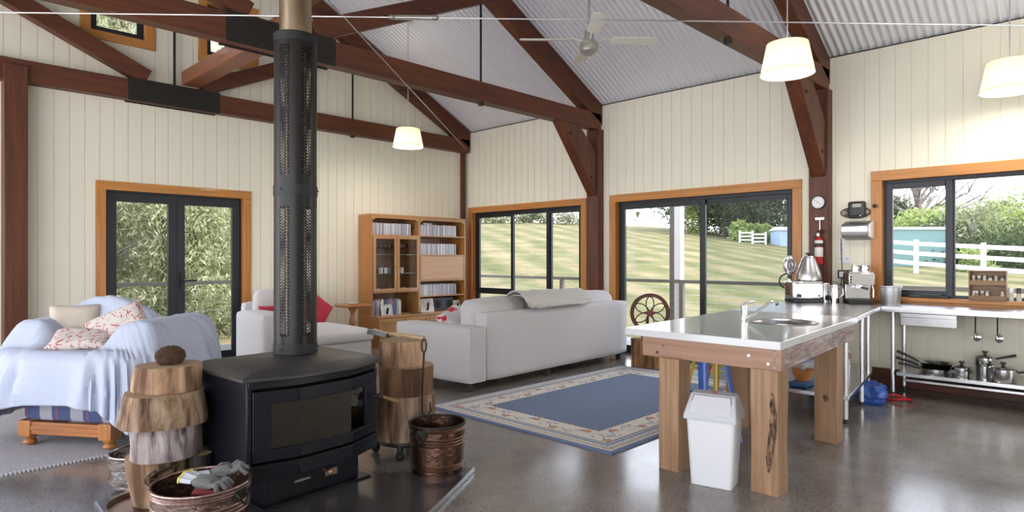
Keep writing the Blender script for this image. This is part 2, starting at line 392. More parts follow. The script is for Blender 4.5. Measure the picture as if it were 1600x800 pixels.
# ------------------------------------------------------------------ timber frame
TZ0, TZ1 = 3.31, 3.55
def truss(name, label, yc, th=.16, full=True):
    t = thing(name, label, 'roof truss', (XR, yc, 0), kind='structure'); B = M['beam']
    h = th / 2
    MB().box(-5.2, XW - .03 - XR, -h, h, TZ0, TZ1).build('tie_beam', B[0], t, bevel=.008)
    for s in (1, -1):
        top = lambda u: roof_z(XR + u) - .012
        u1 = 5.15 if s > 0 else 5.2
        if yc > 8: u1 = 4.98 if s > 0 else 5.0
        poly = [(0.0, top(0)), (u1, top(u1)), (u1, top(u1) - .30), (0, top(0) - .30)]
        b = MB(); vs = [(s * u, -h, z) for u, z in poly] + [(s * u, h, z) for u, z in poly]
        b.add(vs, [(0, 1, 2, 3), (7, 6, 5, 4)] + [(i, (i + 1) % 4, 4 + (i + 1) % 4, 4 + i) for i in range(4)])
        b.build('rafter', B[0], t, bevel=.006)
        b = MB().beam((s * .32, 0, TZ1 + .06), (s * 2.86, 0, 4.76), th * .9, .19); b.build('web_brace', B[0], t, bevel=.006)
        b = MB().cyl((s * 2.58, 0, TZ0 - .01), (s * 2.58, 0, 4.75), .014, n=8); b.build('tie_rod', M['iron'], t)
        b = MB().cyl((s * 2.58, 0, TZ0 - .035), (s * 2.58, 0, TZ0), .035, n=8); b.build('washer', M['iron'], t)
    MB().cyl((0, -.0, TZ1), (0, -.0, roof_z(XR) - .3), .016, n=8).build('king_rod', M['iron'], t)
    for s in (-1, 1):
        pl = MB().box(-.54, .53, s * (h + .004) - .006, s * (h + .004) + .006, TZ0 - .015, TZ1 + .02).build('steel_plate', M['plate'], t, bevel=.002)
        if s < 0:
            b = MB()
            for u in (-.47, -.33, -.19, .19, .33, .47):
                for z in (TZ0 + .05, TZ1 - .06): b.cyl((u, -h - .008, z), (u, -h - .024, z), .013, n=6)
            b.build('bolt_heads', M['iron'], pl)
    return t
t_g = truss('roof_truss', 'dark timber roof truss against the cream gable wall', 8.70)
t_2 = truss('roof_truss', 'dark timber roof truss behind the black flue', 5.75)
t_3 = truss('roof_truss', 'dark timber roof truss above the long timber kitchen island', 2.54)
def post(name, label, x0, x1, y0, y1, ztop, knee=False):
    t = thing(name, label, 'post', ((x0 + x1) / 2, (y0 + y1) / 2, 0), kind='structure'); cx, cy = t.location.x, t.location.y
    MB().box(x0 - cx, x1 - cx, y0 - cy, y1 - cy, 0, ztop).build('shaft', M['beam'][2], t, bevel=.008)
    if knee:
        poly = [(6.78, TZ0), (7.20, TZ0), (x0 + .01, 2.93), (x0 + .01, 2.30)]; h = .08
        vs = [(x - cx, -h, z) for x, z in poly] + [(x - cx, h, z) for x, z in poly]
        kb = MB().add(vs, [(0, 1, 2, 3), (7, 6, 5, 4)] + [(i, (i + 1) % 4, 4 + (i + 1) % 4, 4 + i) for i in range(4)]).build('knee_brace', M['beam'][2], t, bevel=.007)
        b = MB()
        for x, z in ((7.0, 3.16), (7.48, 2.58)): b.cyl((x - cx, -h, z), (x - cx, -h - .012, z), .018, n=8)
        b.build('bolt_heads', M['iron'], kb)
    return t
post('timber_post', 'dark timber wall post left of the sliding door, with a knee brace', 7.60, 7.752, 5.645, 5.855, TZ0, True)
post('timber_post', 'dark timber wall post carrying the red fire extinguisher', 7.60, 7.752, 2.435, 2.645, TZ0, True)
post('timber_post', 'dark timber post left of the double door', 1.03, 1.235, 8.565, 8.785, 3.47)
post('timber_post', 'slim dark timber post in the far corner of the room', 7.625, 7.685, 8.70, 8.79, TZ0)
for nm, lb, y0, y1, zz in (('timber_strut', 'reddish horizontal timber strut from the gable truss to the truss behind the flue', 5.84, 8.60, .03), ('timber_strut', 'reddish horizontal timber strut running overhead in front of the flue truss', 2.64, 5.655, .27)):
    o = MB().box(.05, .27, y0 - y1, 0, TZ1 + zz, TZ1 + zz + .17).build(nm, M['strut'], loc=(XR, y1, 0), bevel=.006)
    tag(o, lb, 'timber strut', kind='structure')
# skirting of the side wall under the steel bench
o = MB().box(XW - .02, XW, -4.5, 2.43, 0, .19).build('baseboard_right', M['beam'][1], bevel=.003); tag(o, 'dark timber skirting under the steel bench', 'baseboard', kind='structure')
# ------------------------------------------------------------------ lamps, fan, wires
def mth(nt, op, a, b=None, c=None):
    n = nt.nodes.new('ShaderNodeMath'); n.operation = op
    for i, x in enumerate((a, b, c)):
        if x is None: continue
        if isinstance(x, (int, float)): n.inputs[i].default_value = x
        else: L(nt, x, n.inputs[i])
    return n.outputs[0]
m = bpy.data.materials.new('lamp_shade_linen'); m.use_nodes = True; nt = m.node_tree; nt.nodes.remove(nt.nodes['Principled BSDF'])
v = coord(nt, (1, 1, 1)); n = N(nt, 'ShaderNodeTexNoise', Scale=120.0, Detail=2.0); L(nt, v, n.inputs['Vector'])
r = ramp(nt, [(.3, (.82, .80, .64)), (.7, (.93, .92, .79))]); L(nt, n.outputs['Fac'], r.inputs['Fac'])
df = N(nt, 'ShaderNodeBsdfDiffuse'); tl = N(nt, 'ShaderNodeBsdfTranslucent'); L(nt, r.outputs['Color'], df.inputs['Color']); L(nt, r.outputs['Color'], tl.inputs['Color'])
mx = N(nt, 'ShaderNodeMixShader'); mx.inputs[0].default_value = .5; L(nt, df.outputs[0], mx.inputs[1]); L(nt, tl.outputs[0], mx.inputs[2]); L(nt, mx.outputs[0], nt.nodes['Material Output'].inputs['Surface'])
M['shade'] = m
M['glow'] = plain('lamp_diffuser', (.9, .9, .88), .6, emit=(1, .985, .96), est=.8)
M['cord'] = plain('grey_cord', (.42, .42, .42), .5)
M['cream'] = plain('cream_enamel', (.80, .77, .68), .35)
def pendant(label, x, y, z):
    t = thing('pendant_lamp', label, 'pendant lamp', (x, y, z), group=None)
    prof = [(.222, 0), (.170, .265), (.167, .265), (.219, .003)]
    MB().shell(prof + [prof[0]], n=48).build('lamp_shade', M['shade'], t, ang=50)
    MB().cyl((0, 0, .012), (0, 0, .016), .214, n=48).build('diffuser', M['glow'], t)
    b = MB()
    for a in (0, 120, 240): b.cyl((0, 0, .245), (.17 * math.cos(R(a)), .17 * math.sin(R(a)), .262), .003, n=6)
    b.cyl((0, 0, .16), (0, 0, .27), .02, n=12); b.build('shade_carrier', M['white'], t)
    h = roof_z(x) - z
    MB().cyl((0, 0, .26), (0, 0, h), .0055, n=6).build('cord', M['cord'], t)
    MB().lathe([(.0, h - .055), (.05, h - .05), (.055, h + .0), (0, h + .01)], n=20).build('ceiling_rose', M['white'], t)
    l = bpy.data.lights.new('lamp_bulb', 'POINT'); l.energy = .62; l.color = (1, .97, .93); l.shadow_soft_size = .05
    o = bpy.data.objects.new('lamp_bulb', l); COL.objects.link(o); o.parent = t; o.location = (0, 0, .11)
    l = bpy.data.lights.new('downlight', 'AREA'); l.shape = 'DISK'; l.size = .40; l.energy = 4; l.color = (1, .93, .82)
    o = bpy.data.objects.new('downlight', l); COL.objects.link(o); o.parent = t; o.location = (0, 0, .008)
    return t
pendant('cream drum pendant lamp hanging furthest away near the gable wall', 5.52, 7.51, 3.0)
pendant('cream drum pendant lamp hanging over the kitchen island', 5.61, 2.13, 2.985)
pendant('cream drum pendant lamp hanging in front of the kitchen window wall', 7.08, .757, 2.86)

t = thing('ceiling_fan', 'cream four-bladed ceiling fan hanging from the iron roof', 'ceiling fan', (5.05, 3.86, 3.50))
zt = roof_z(5.05) - 3.50
MB().cyl((0, 0, .1), (0, 0, zt), .012, n=10).build('down_rod', M['steel'], t)
MB().lathe([(0, zt - .09), (.05, zt - .08), (.065, zt - .01), (.0, zt + .01)], n=24).build('canopy', M['cream'], t)
MB().lathe([(0, -.09), (.05, -.085), (.088, -.055), (.095, -.01), (.085, .03), (.05, .06), (.045, .16), (.02, .17), (0, .17)], n=28).build('motor_housing', plain('fan_motor_metal', (.46, .44, .38), .3, .7), t)
for k in range(4):
    a = R(-44 + 90 * k); Mz = Matrix.Rotation(a, 4, 'Z')
    br = MB().beam((.08, 0, .05), (.16, 0, .075), .02, .008).beam((.16, 0, .075), (.24, 0, .06), .035, .006)
    br.v = [tuple(Mz @ Vector(p)) for p in br.v]; bo = br.build('blade_arm', M['cream'], t)
    Mb = Mz @ Matrix.Translation((.22, 0, .06)) @ Matrix.Rotation(R(-13), 4, 'X')
    po = [(0, -.05)] + [(.02 + .0 * i, -.06) for i in range(1)] + [(.42, -.072)] + [(.43 + .045 * math.sin(R(q)), -.072 * math.cos(R(q))) for q in range(10, 180, 20)] + [(.42, .072), (.02, .06), (0, .05)]
    MB().prism(po, -.004, .004, M=Mb).build('blade', M['cream'], t, bevel=.002)
CZ = 3.25
w = thing('bracing_cable', 'pale steel bracing cable stretched across the room with a turnbuckle', 'cable', (.4, 6.44, CZ))
p0, p1 = Vector((-.9, 7.68, CZ)), Vector((7.74, -.59, CZ)); o = Vector(w.location)
MB().cyl(p0 - o, p1 - o, .0055, n=8).build('wire', M['steel'], w)
d = (p1 - p0).normalized(); tb = p0 + d * 5.0
c = Vector((2.97, 3.97, CZ)) - o; c = d * (c.dot(d)) + (p0 - o) - d * ((p0 - o).dot(d))
b = MB()
for s in (-.17, .17): b.lathe([(0, -.03), (.016, -.02), (.022, 0), (.016, .02), (0, .03)], c=c + d * s, n=10, M=d.to_track_quat('Z', 'Y').to_matrix().to_4x4())
for s in (-.014, .014): b.cyl(c - d * .16 + Vector((0, 0, s)), c + d * .16 + Vector((0, 0, s)), .006, n=6)
b.build('turnbuckle', plain('zinc_fitting', (.33, .31, .27), .4, .8), w)
o = MB().cyl((0, 0, 0), Vector((1.99, 3.865, 3.255)) - Vector((7.56, 8.56, 3.36)), .0055, n=8).build('bracing_cable', M['steel'], loc=(7.56, 8.56, 3.36)); tag(o, 'pale diagonal bracing cable running to the far corner post', 'cable')

# ------------------------------------------------------------------ hearth and stove
M['hearth'] = plain('slate_hearth', (.04, .037, .038), .25, var=(.065, .06, .062), vs=3, coat=.15)
M['stove'] = plain('stove_enamel', (.006, .006, .010), .36, .0, spec=.3)
M['stovetop'] = plain('stove_top_plate', (.05, .046, .044), .45, .0, var=(.03, .028, .028), vs=5)
M['firebox'] = plain('firebox_brick', (.085, .07, .045), .9, var=(.05, .04, .03), vs=4)
HZ = .03
po = [(.89, 4.10), (1.50, 4.33), (2.24, 4.33), (2.26, 3.36), (2.75, 3.03), (1.38, 2.27), (.80, 2.55)]
o = MB().prism([(x - 1.8, y - 3.4) for x, y in po], 0, HZ).build('hearth_slab', M['hearth'], loc=(1.8, 3.4, 0), bevel=.004); tag(o, 'dark slate hearth slab under the wood heater', 'hearth')
MB().beam((2.75 - 1.8, 3.03 - 3.4, .018), (1.38 - 1.8, 2.27 - 3.4, .018), .006, .03, side=(.48, -.87, 0)).beam((.89 - 1.8, 4.10 - 3.4, .018), (.80 - 1.8, 2.55 - 3.4, .018), .012, .03, side=(-1, 0, 0)).build('edge_glint', M['steel'], o)  # bright steel strips added for the reflection along the polished slab edge
S0 = Vector((1.805, 3.637, HZ)); st = thing('wood_heater', 'black freestanding wood heater with bowed glass door and tall perforated flue', 'wood heater', S0, R(5))
P = [(-.47, -.31), (-.20, -.405), (.18, -.405), (.46, -.29), (.45, .36), (-.44, .36)]
def inset(poly, k):
    cx = sum(p[0] for p in poly) / len(poly); cy = sum(p[1] for p in poly) / len(poly); r_ = []
    for x, y in poly:
        l = math.hypot(x - cx, y - cy); r_.append((x - (x - cx) / l * k, y - (y - cy) / l * k))
    return r_
MB().prism(P, .70, .718).prism(P, .718, .752, top=inset(P, .085)).build('top_plate', M['stovetop'], st, bevel=.004)
Q = inset(P, .035); F = [Q[0], Q[1], Q[2], Q[3]]
# body: side and back casing, front stiles, lintel above the door
body = MB()
MBx = [(-.435, -.27), (.425, -.255), (.42, .33), (-.41, .33)]
body.prism([(x, y) for x, y in MBx], .17, .22).box(-.435, -.405, -.285, .33, .17, .705).box(.40, .43, -.265, .33, .17, .705).box(-.41, .42, .30, .33, .17, .705)
body.prism(inset(P, .045), .655, .705)
body.build('body', M['stove'], st, bevel=.004)
MB().box(-.40, .40, -.12, .30, .22, .65).build('firebox', M['firebox'], st, recalc=True)
MB().prism([(-.32, -.26), (.30, -.26), (.29, .24), (-.30, .24)], 0, .17).prism([(-.36, -.31), (.36, -.31), (.36, .28), (-.34, .28)], 0, .012).build('pedestal', M['stove'], st, bevel=.003)
def facet_frame(mb, pts, off, z0, z1, thick):
    for (ax, ay), (bx, by) in zip(pts, pts[1:]):
        d = Vector((bx - ax, by - ay, 0)).normalized(); nrm = Vector((d.y, -d.x, 0))
        p0 = Vector((ax, ay, 0)) + nrm * off; p1 = Vector((bx, by, 0)) + nrm * off
        vs = [p0, p1, p1 - nrm * thick, p0 - nrm * thick]
        mb.prism([(q.x, q.y) for q in vs], z0, z1)
def lerp(a, b, t): return (a[0] + (b[0] - a[0]) * t, a[1] + (b[1] - a[1]) * t)
D = [lerp(F[0], F[1], .10), F[1], F[2], lerp(F[2], F[3], .90)]
lip = MB(); facet_frame(lip, F, .006, .17, .255, .05); lip.build('ash_lip', M['stove'], st, bevel=.004)
for q in ([F[0], lerp(F[0], F[1], .09)], [lerp(F[2], F[3], .92), F[3]]):
    sti = MB(); facet_frame(sti, q, .0, .255, .66, .03); sti.build('stile', M['stove'], st, bevel=.003)
dr = MB(); facet_frame(dr, D, .012, .27, .33, .03); facet_frame(dr, D, .012, .575, .645, .03)
facet_frame(dr, [D[0], lerp(D[0], D[1], .40)], .012, .33, .575, .03); facet_frame(dr, [lerp(D[2], D[3], .55), D[3]], .012, .33, .575, .03)
door = dr.build('door', M['stove'], st, bevel=.003)
gl = MB(); G = [lerp(D[0], D[1], .36), D[1], D[2], lerp(D[2], D[3], .6)]
for (ax, ay), (bx, by) in zip(G, G[1:]):
    gl.add([(ax, ay, .325), (bx, by, .325), (bx, by, .58), (ax, ay, .58)], [(0, 1, 2, 3)])
gl.build('door_glass', glassmat('smoked_stove_glass', (.35, .30, .22), 1.9), door, recalc=False, flat=True)
hx, hy = lerp(D[2], D[3], .82)
h = MB().cyl((hx, hy, .50), (hx + .03, hy - .06, .50), .013, n=10); h.ball((hx + .03, hy - .06, .50), .019); hd = h.build('handle', M['iron'], door)
MB().cyl((hx + .03, hy - .06, .50), (hx + .135, hy - .10, .455), .009, .014, n=12).build('wooden_grip', wood('grip_timber', (.16, .09, .03), (.28, .17, .07), 0, 20), hd)
MB().cyl((.02, -.30, .13), (.02, -.36, .13), .007, n=8).ball((.02, -.37, .13), .017).build('air_knob', plain('bronze_knob', (.42, .2, .11), .35, .7), st)
MB().box(-.14, -.04, -.268, -.258, .085, .10).build('ash_drawer_pull', plain('worn_steel', (.3, .28, .22), .35, .8), st, bevel=.002)
MB().box(.06, .14, -.27, -.258, .07, .11).build('maker_plate', bpy.data.materials['worn_steel'], st, bevel=.002)
# flue: inner stainless pipe, perforated black shield in two lengths with bands
FX, FY = .118, .143
MB().lathe([(.066, .75), (.066, 2.70), (.098, 2.72), (.098, 5.9 - HZ)], (FX, FY, 0), 40).build('flue_pipe', plain('heat_tinted_pipe', (.50, .40, .27), .28, 1, var=(.36, .27, .17), vs=2), st)
m = bpy.data.materials.new('perforated_black_shield'); m.use_nodes = True; nt = m.node_tree; b = nt.nodes['Principled BSDF']
b.inputs['Base Color'].default_value = rgb((.012, .010, .009)); b.inputs['Roughness'].default_value = .33; b.inputs['Specular IOR Level'].default_value = .28
tc = nt.nodes.new('ShaderNodeTexCoord'); sx = nt.nodes.new('ShaderNodeSeparateXYZ'); L(nt, tc.outputs['Object'], sx.inputs[0])
ang = mth(nt, 'ARCTAN2', sx.outputs[1], sx.outputs[0]); deg = mth(nt, 'MULTIPLY', ang, 180 / PI)
a = mth(nt, 'ABSOLUTE', mth(nt, 'SUBTRACT', mth(nt, 'MODULO', mth(nt, 'ADD', deg, 720 + 2.0), 60.0), 30.0))
s = mth(nt, 'FRACT', mth(nt, 'ADD', mth(nt, 'MULTIPLY', sx.outputs[2], 52.0), mth(nt, 'MULTIPLY', a, .105)))
slot = mth(nt, 'MULTIPLY', mth(nt, 'GREATER_THAN', s, .36), mth(nt, 'LESS_THAN', s, .82))
colm = mth(nt, 'MULTIPLY', mth(nt, 'LESS_THAN', a, 14.5), mth(nt, 'GREATER_THAN', mth(nt, 'ABSOLUTE', mth(nt, 'SUBTRACT', mth(nt, 'MODULO', a, 7.5), 3.75)), -1))
gap = mth(nt, 'GREATER_THAN', mth(nt, 'MODULO', mth(nt, 'ADD', a, .5), 7.5), 1.2)
fl = mth(nt, 'FRACT', mth(nt, 'DIVIDE', sx.outputs[2], 1.0))
zz = mth(nt, 'MULTIPLY', mth(nt, 'GREATER_THAN', sx.outputs[2], .09), mth(nt, 'LESS_THAN', sx.outputs[2], .90))
hole = mth(nt, 'MULTIPLY', mth(nt, 'MULTIPLY', slot, colm), mth(nt, 'MULTIPLY', gap, zz))
tr = N(nt, 'ShaderNodeBsdfTransparent'); mx = N(nt, 'ShaderNodeMixShader'); L(nt, hole, mx.inputs[0]); L(nt, b.outputs[0], mx.inputs[1]); L(nt, tr.outputs[0], mx.inputs[2]); L(nt, mx.outputs[0], nt.nodes['Material Output'].inputs['Surface'])
M['perf'] = m
for k, z0 in enumerate((.775, 1.775)):
    o = MB().shell([(.131, 0), (.131, .98)], n=64).build('flue_shield', M['perf'], st, loc=(FX, FY, z0), recalc=False)
    bd = MB().shell([(.1325, -.0), (.1345, .0), (.1345, .062), (.1325, .062)], n=64)
    for a in (200, 260, 320): bd.ball((.135 * math.cos(R(a)), .135 * math.sin(R(a)), .035), .006, 8, 6)
    bd.build('band', M['iron'], o, loc=(0, 0, -.02 if k == 0 else -.03))
    if k: MB().shell([(.1315, .93), (.133, .93), (.133, .985), (.1315, .985)], n=64).build('top_band', M['iron'], o)

# ------------------------------------------------------------------ logs, buckets and hearth tools
def rings(name, c1, c2):
    m, nt, b = newmat(name); v = coord(nt, (1, 1, .05)); w = N(nt, 'ShaderNodeTexWave', wave_type='RINGS', rings_direction='Z', Scale=24.0, Distortion=3.0, Detail=3.0); L(nt, v, w.inputs['Vector'])
    r = ramp(nt, [(0, c1), (1, c2)]); L(nt, w.outputs['Fac'], r.inputs['Fac']); L(nt, r.outputs['Color'], b.inputs['Base Color']); b.inputs['Roughness'].default_value = .8
    return m
def bark(name, c1, c2, c3, sc=14, st=.12, bump=.8):
    m, nt, b = newmat(name); v = coord(nt, (1, 1, st)); n = N(nt, 'ShaderNodeTexNoise', Scale=float(sc), Detail=8.0, Roughness=.65, Distortion=.4); L(nt, v, n.inputs['Vector'])
    v2 = coord(nt, (1, 1, .5)); n2 = N(nt, 'ShaderNodeTexNoise', Scale=5.0, Detail=3.0); L(nt, v2, n2.inputs['Vector'])
    r = ramp(nt, [(.38, c1), (.5, c2), (.62, c3)]); L(nt, n.outputs['Fac'], r.inputs['Fac'])
    r2 = ramp(nt, [(.35, (.6, .55, .52)), (.6, (1, 1, 1))]); L(nt, n2.outputs['Fac'], r2.inputs['Fac'])
    mx = N(nt, 'ShaderNodeMix', data_type='RGBA', blend_type='MULTIPLY'); mx.inputs[0].default_value = 1; L(nt, r.outputs['Color'], mx.inputs[6]); L(nt, r2.outputs['Color'], mx.inputs[7]); L(nt, mx.outputs[2], b.inputs['Base Color'])
    bp = N(nt, 'ShaderNodeBump', Strength=bump, Distance=.012); L(nt, n.outputs['Fac'], bp.inputs['Height']); L(nt, bp.outputs['Normal'], b.inputs['Normal']); b.inputs['Roughness'].default_value = .85
    return m
M['endgrain'] = rings('sawn_end_grain', (.33, .22, .13), (.46, .33, .20))
M['split'] = bark('debarked_log', (.16, .08, .04), (.45, .28, .165), (.58, .40, .26), 10, .09, .5)
M['greybark'] = bark('grey_weathered_bark', (.05, .035, .03), (.36, .29, .28), (.52, .45, .45), 15, .16, 1.0)
M['brownbark'] = bark('brown_flaky_bark', (.06, .03, .016), (.28, .175, .10), (.48, .36, .26), 12, .13, 1.0)
def log(name, label, x, y, z0, z1, rb, rt, side, seed, group, sx=1.0, sy=1.0, shift=(0, 0), tilt=0.0, flat=0, cat='log'):
    n, k = 56, 7; h = z1 - z0; vs = []
    for j in range(k + 1):
        t = j / k; r0 = rb + (rt - rb) * t
        for i in range(n):
            a = 2 * PI * i / n; c, s = math.cos(a), math.sin(a)
            q = noise.noise(Vector((c * 1.3 + seed, s * 1.3, t * .4))) * .09 + noise.noise(Vector((c * 5 + seed, s * 5, t * 1.2))) * .035 + noise.noise(Vector((c * 14, s * 14 + seed, t * 2))) * .018
            rr = r0 * (1 + q) * (1 - (.012 if j in (0, k) else 0))
            X, Y = rr * c * sx + shift[0] * t, rr * s * sy + shift[1] * t
            vs.append((X, Y, h * t + (tilt * X if j == k else tilt * X * t)))
    b = MB(); b.add(vs, [(j * n + i, j * n + (i + 1) % n, (j + 1) * n + (i + 1) % n, (j + 1) * n + i) for j in range(k) for i in range(n)], 0)
    b.add(vs[:n], [tuple(range(n - 1, -1, -1))], 1)
    top = vs[-n:]; cc = (sum(p[0] for p in top) / n, sum(p[1] for p in top) / n, sum(p[2] for p in top) / n)
    b.add(top + [cc], [(i, (i + 1) % n, n) for i in range(n)], 1)
    o = b.build(name, [side, M['endgrain']], loc=(x, y, z0), rot=(0, 0, R(seed * 37))if not (shift[0] or tilt) else (0, 0, 0), ang=45)
    return tag(o, label, cat, group)
lx, ly = 1.165, 3.80
gL = 'sawn log rounds stacked left of the wood heater'
t = thing('copper_tray', 'round shallow copper tray under the left log stack', 'tray', (1.085, 3.83, HZ))
MB().lathe([(0, 0), (.185, 0), (.205, .012), (.208, .035), (.200, .036), (.195, .014), (0, .012)], n=48).build('pan', None or plain('tarnished_copper', (.30, .20, .15), .33, .9, var=(.18, .13, .11), vs=5), t)
MB().tube([(-.10 + .0, -.20, .03), (-.13, -.235, .04), (-.07, -.25, .04), (-.05, -.205, .03)], .007).build('handle', M['iron'], t)
log('log_round', 'pale debarked log with a dark hollow, lowest of the left stack', lx - .03, ly + .025, .045, .30, .125, .158, M['split'], 2, gL, shift=(-.012, .012))
log('log_round', 'narrow log coloured dark for shade wedged between the left stack and the heater', lx + .135, ly - .10, HZ + .037, .298, .054, .058, bark('shaded_log', (.008, .007, .006), (.03, .026, .023), (.09, .075, .06), 10, .2, .8), 33, gL)  # shade on this log is put into its near-black colour
hollow_at = bpy.data.objects['log_round']; ha = R(-103); hc = Vector((math.cos(ha) * .146, math.sin(ha) * .146, .178)); hq = Vector((math.cos(ha), math.sin(ha), -.05)).to_track_quat('Z', 'Y').to_matrix().to_4x4() @ Matrix.Rotation(R(35), 4, 'Z')
hb_ = MB()
for k in range(26):
    a = 2 * PI * k / 26; a2 = 2 * PI * (k + 1) / 26
    f1, f2 = (1 + .12 * math.sin(3 * a + 1)), (1 + .12 * math.sin(3 * a2 + 1))
    P4 = lambda r1, r2, z, ang, f: hc + hq @ Vector((r1 * f * math.cos(ang), r2 * f * math.sin(ang), z))
    hb_.add([P4(.085, .055, .004, a, f1), P4(.085, .055, .004, a2, f2), P4(.066, .040, .022, a2, f2), P4(.066, .040, .022, a, f1)], [(0, 1, 2, 3)]); hb_.add([P4(.066, .040, .022, a, f1), P4(.066, .040, .022, a2, f2), P4(.02, .012, -.004, a2, f2), P4(.02, .012, -.004, a, f1)], [(0, 1, 2, 3)])
hb_.build('knot_hollow', bark('knot_bark', (.012, .007, .004), (.07, .035, .015), (.20, .11, .05), 40, 1, .8), hollow_at)
log('log_round', 'grey cracked bark log round, second from the bottom of the left stack', lx - .005, ly + .0, .302, .487, .18, .185, M['greybark'], 5, gL)
log('log_round', 'wide flaky bark slab flaring outwards in the left log stack', lx - .022, ly - .015, .489, .658, .228, .200, M['brownbark'], 9, gL)
log('log_round', 'smooth pale log round under the dry banksia cone', lx, ly, .660, .797, .172, .166, M['split'], 12, gL, shift=(.008, -.008))
# hollow knot in the lowest log
hp = Vector((lx, ly, 0)) + Vector((-.25, -.97, 0)).normalized() * .155
# dark banksia cone
b = MB(); cpos = Vector((lx + .012, ly - .012, .797))
for i in range(420):
    u = i * 2.39996; z = 1 - 2 * (i + .5) / 420; rr = math.sqrt(1 - z * z)
    d = Vector((rr * math.cos(u), rr * math.sin(u), z)); p = Vector((d.x * .064, d.y * .056, d.z * .046 + .045))
    q = d.to_track_quat('Z', 'Y').to_matrix().to_4x4(); sc = .007 + .005 * random.random()
    b.lathe([(sc, -.008), (sc * .9, .004), (0, .012 + .006 * random.random())], c=p, n=5, M=q)
b.ball((0, 0, .045), (.058, .052, .043))
o = b.build('banksia_cone', plain('dry_seed_cone', (.05, .025, .014), .9, var=(.11, .06, .035), vs=30), loc=cpos, flat=True, recalc=False); tag(o, 'dark dried seed cone resting on the topmost left log', 'seed cone')

M['copper'] = plain('hammered_copper', (.20, .105, .07), .32, 1, var=(.085, .055, .042), vs=4, bump=(34, .5))
M['pinkcopper'] = plain('worn_pink_copper', (.40, .27, .23), .28, 1, var=(.22, .15, .125), vs=4, bump=(34, .5))
M['pewter'] = plain('hammered_pewter', (.42, .37, .35), .26, 1, var=(.30, .25, .23), vs=5, bump=(34, .5))
def bucket(label, x, y, z, r, h, mat, rz=0, ears=True):
    t = thing('metal_bucket', label, 'bucket', (x, y, z), rz)
    rb = r * .93
    out = [(rb, 0)]
    for q in (.12, .16, .20, .62, .68, .74, .90, .94): out += [(rb + (r - rb) * (q - .014), h * (q - .018)), (rb + (r - rb) * q + .005, h * q), (rb + (r - rb) * (q + .014), h * (q + .018))]
    out += [(r, h)]
    prof = [(0, .004)] + out + [(r - .004, h), (rb - .006, .012), (0, .010)]
    MB().lathe(prof, n=56).build('pail', mat, t, ang=30)
    MB().tube([(r * math.cos(2 * PI * i / 40), r * math.sin(2 * PI * i / 40), h) for i in range(40)], .0075, 8, closed=True).build('rolled_rim', M['plate'] if mat is M['copper'] else mat, t)
    if ears:
        for s in (0, 1):
            b = MB(); Mz = Matrix.Rotation(PI * s, 4, 'Z')
            b.box(r - .006, r + .005, -.035, .035, h - .055, h - .015, M=Mz)
            b.tube([Mz @ Vector(p) for p in ((r + .004, -.03, h - .03), (r + .02, -.034, h - .045), (r + .026, 0, h - .085), (r + .02, .034, h - .045), (r + .004, .03, h - .03))], .005)
            b.build('ring_handle', M['plate'], t)
    return t
bucket('dark hammered copper bucket right of the wood heater at the hearth corner', 2.56, 3.17, HZ + .0005, .178, .305, M['copper'], R(20))
bucket('copper bucket holding gardening gloves at the front of the hearth', 1.10, 3.11, HZ, .212, .305, M['pinkcopper'], R(-60))
bucket('small dull metal bucket behind the left log stack', 1.165, 4.285, HZ, .168, .185, M['pewter'], R(70), False)
# gloves
M['glove'] = fabric('grey_knit_glove', (.20, .19, .18), (.12, .115, .11), 200)
M['cuffy'] = plain('yellow_cuff_binding', (.75, .72, .08), .6)
def glove(label, x, y, z, rz, tilt, back):
    t = thing('gardening_glove', label, 'glove', (x, y, z), rz, 'gardening gloves in the copper bucket')
    Mt = Matrix.Rotation(tilt, 4, 'X')
    b = MB(); b.soft((0, 0, 0), (.092, .105, .034), .017, 6, (0, 0, .01), M=Mt, wob=.006)
    for i, (fx, l, an) in enumerate(((-.036, .062, 14), (-.012, .078, 4), (.013, .074, -5), (.037, .058, -15))):
        pts = [Mt @ Vector((fx, .042, 0)), Mt @ Vector((fx + math.sin(R(-an)) * l * .5, .045 + l * .55, .014)), Mt @ Vector((fx + math.sin(R(-an)) * l, .045 + l, -.004 - .02 * (i % 2)))]
        b.tube(pts, [.0135, .0135, .010], 8)
    b.tube([Mt @ Vector(p) for p in ((-.04, -.02, 0), (-.072, .012, .01), (-.086, .045, .004))], [.016, .0145, .010], 8)
    b.build('hand', M['glove'], t)
    cf = MB()
    prof = lambda k, e: [Mt @ Vector(((.044 + e) * math.cos(2 * PI * i / 20), -.05 - k, (.017 + e * .7) * math.sin(2 * PI * i / 20) + .004 * math.sin(i * 1.9))) for i in range(20)]
    a, c = prof(0, 0), prof(.055, .010); cf.add(a + c, [(i, (i + 1) % 20, 20 + (i + 1) % 20, 20 + i) for i in range(20)])
    co = cf.build('cuff', fabric('pale_glove_lining', (.62, .66, .72)), t, recalc=False)
    MB().tube(prof(.055, .011), .0042, 6, closed=True).build('cuff_binding', M['cuffy'], co)
    return t
glove('grey gardening glove with its open cuff towards the viewer', 1.105, 3.065, .345, R(215), R(-10), 0)
glove('grey gardening glove lying towards the stove side of the bucket', 1.20, 3.135, .350, R(255), R(6), 1)
o = MB().soft((0, 0, 0), (.17, .10, .012), .006, 6, wob=.012).build('dark_red_cloth', fabric('dark_red_rag', (.28, .03, .03)), loc=(1.13, 3.035, .318), rot=(R(8), 0, R(-35))); tag(o, 'folded dark red rag under the gloves in the bucket', 'rag')
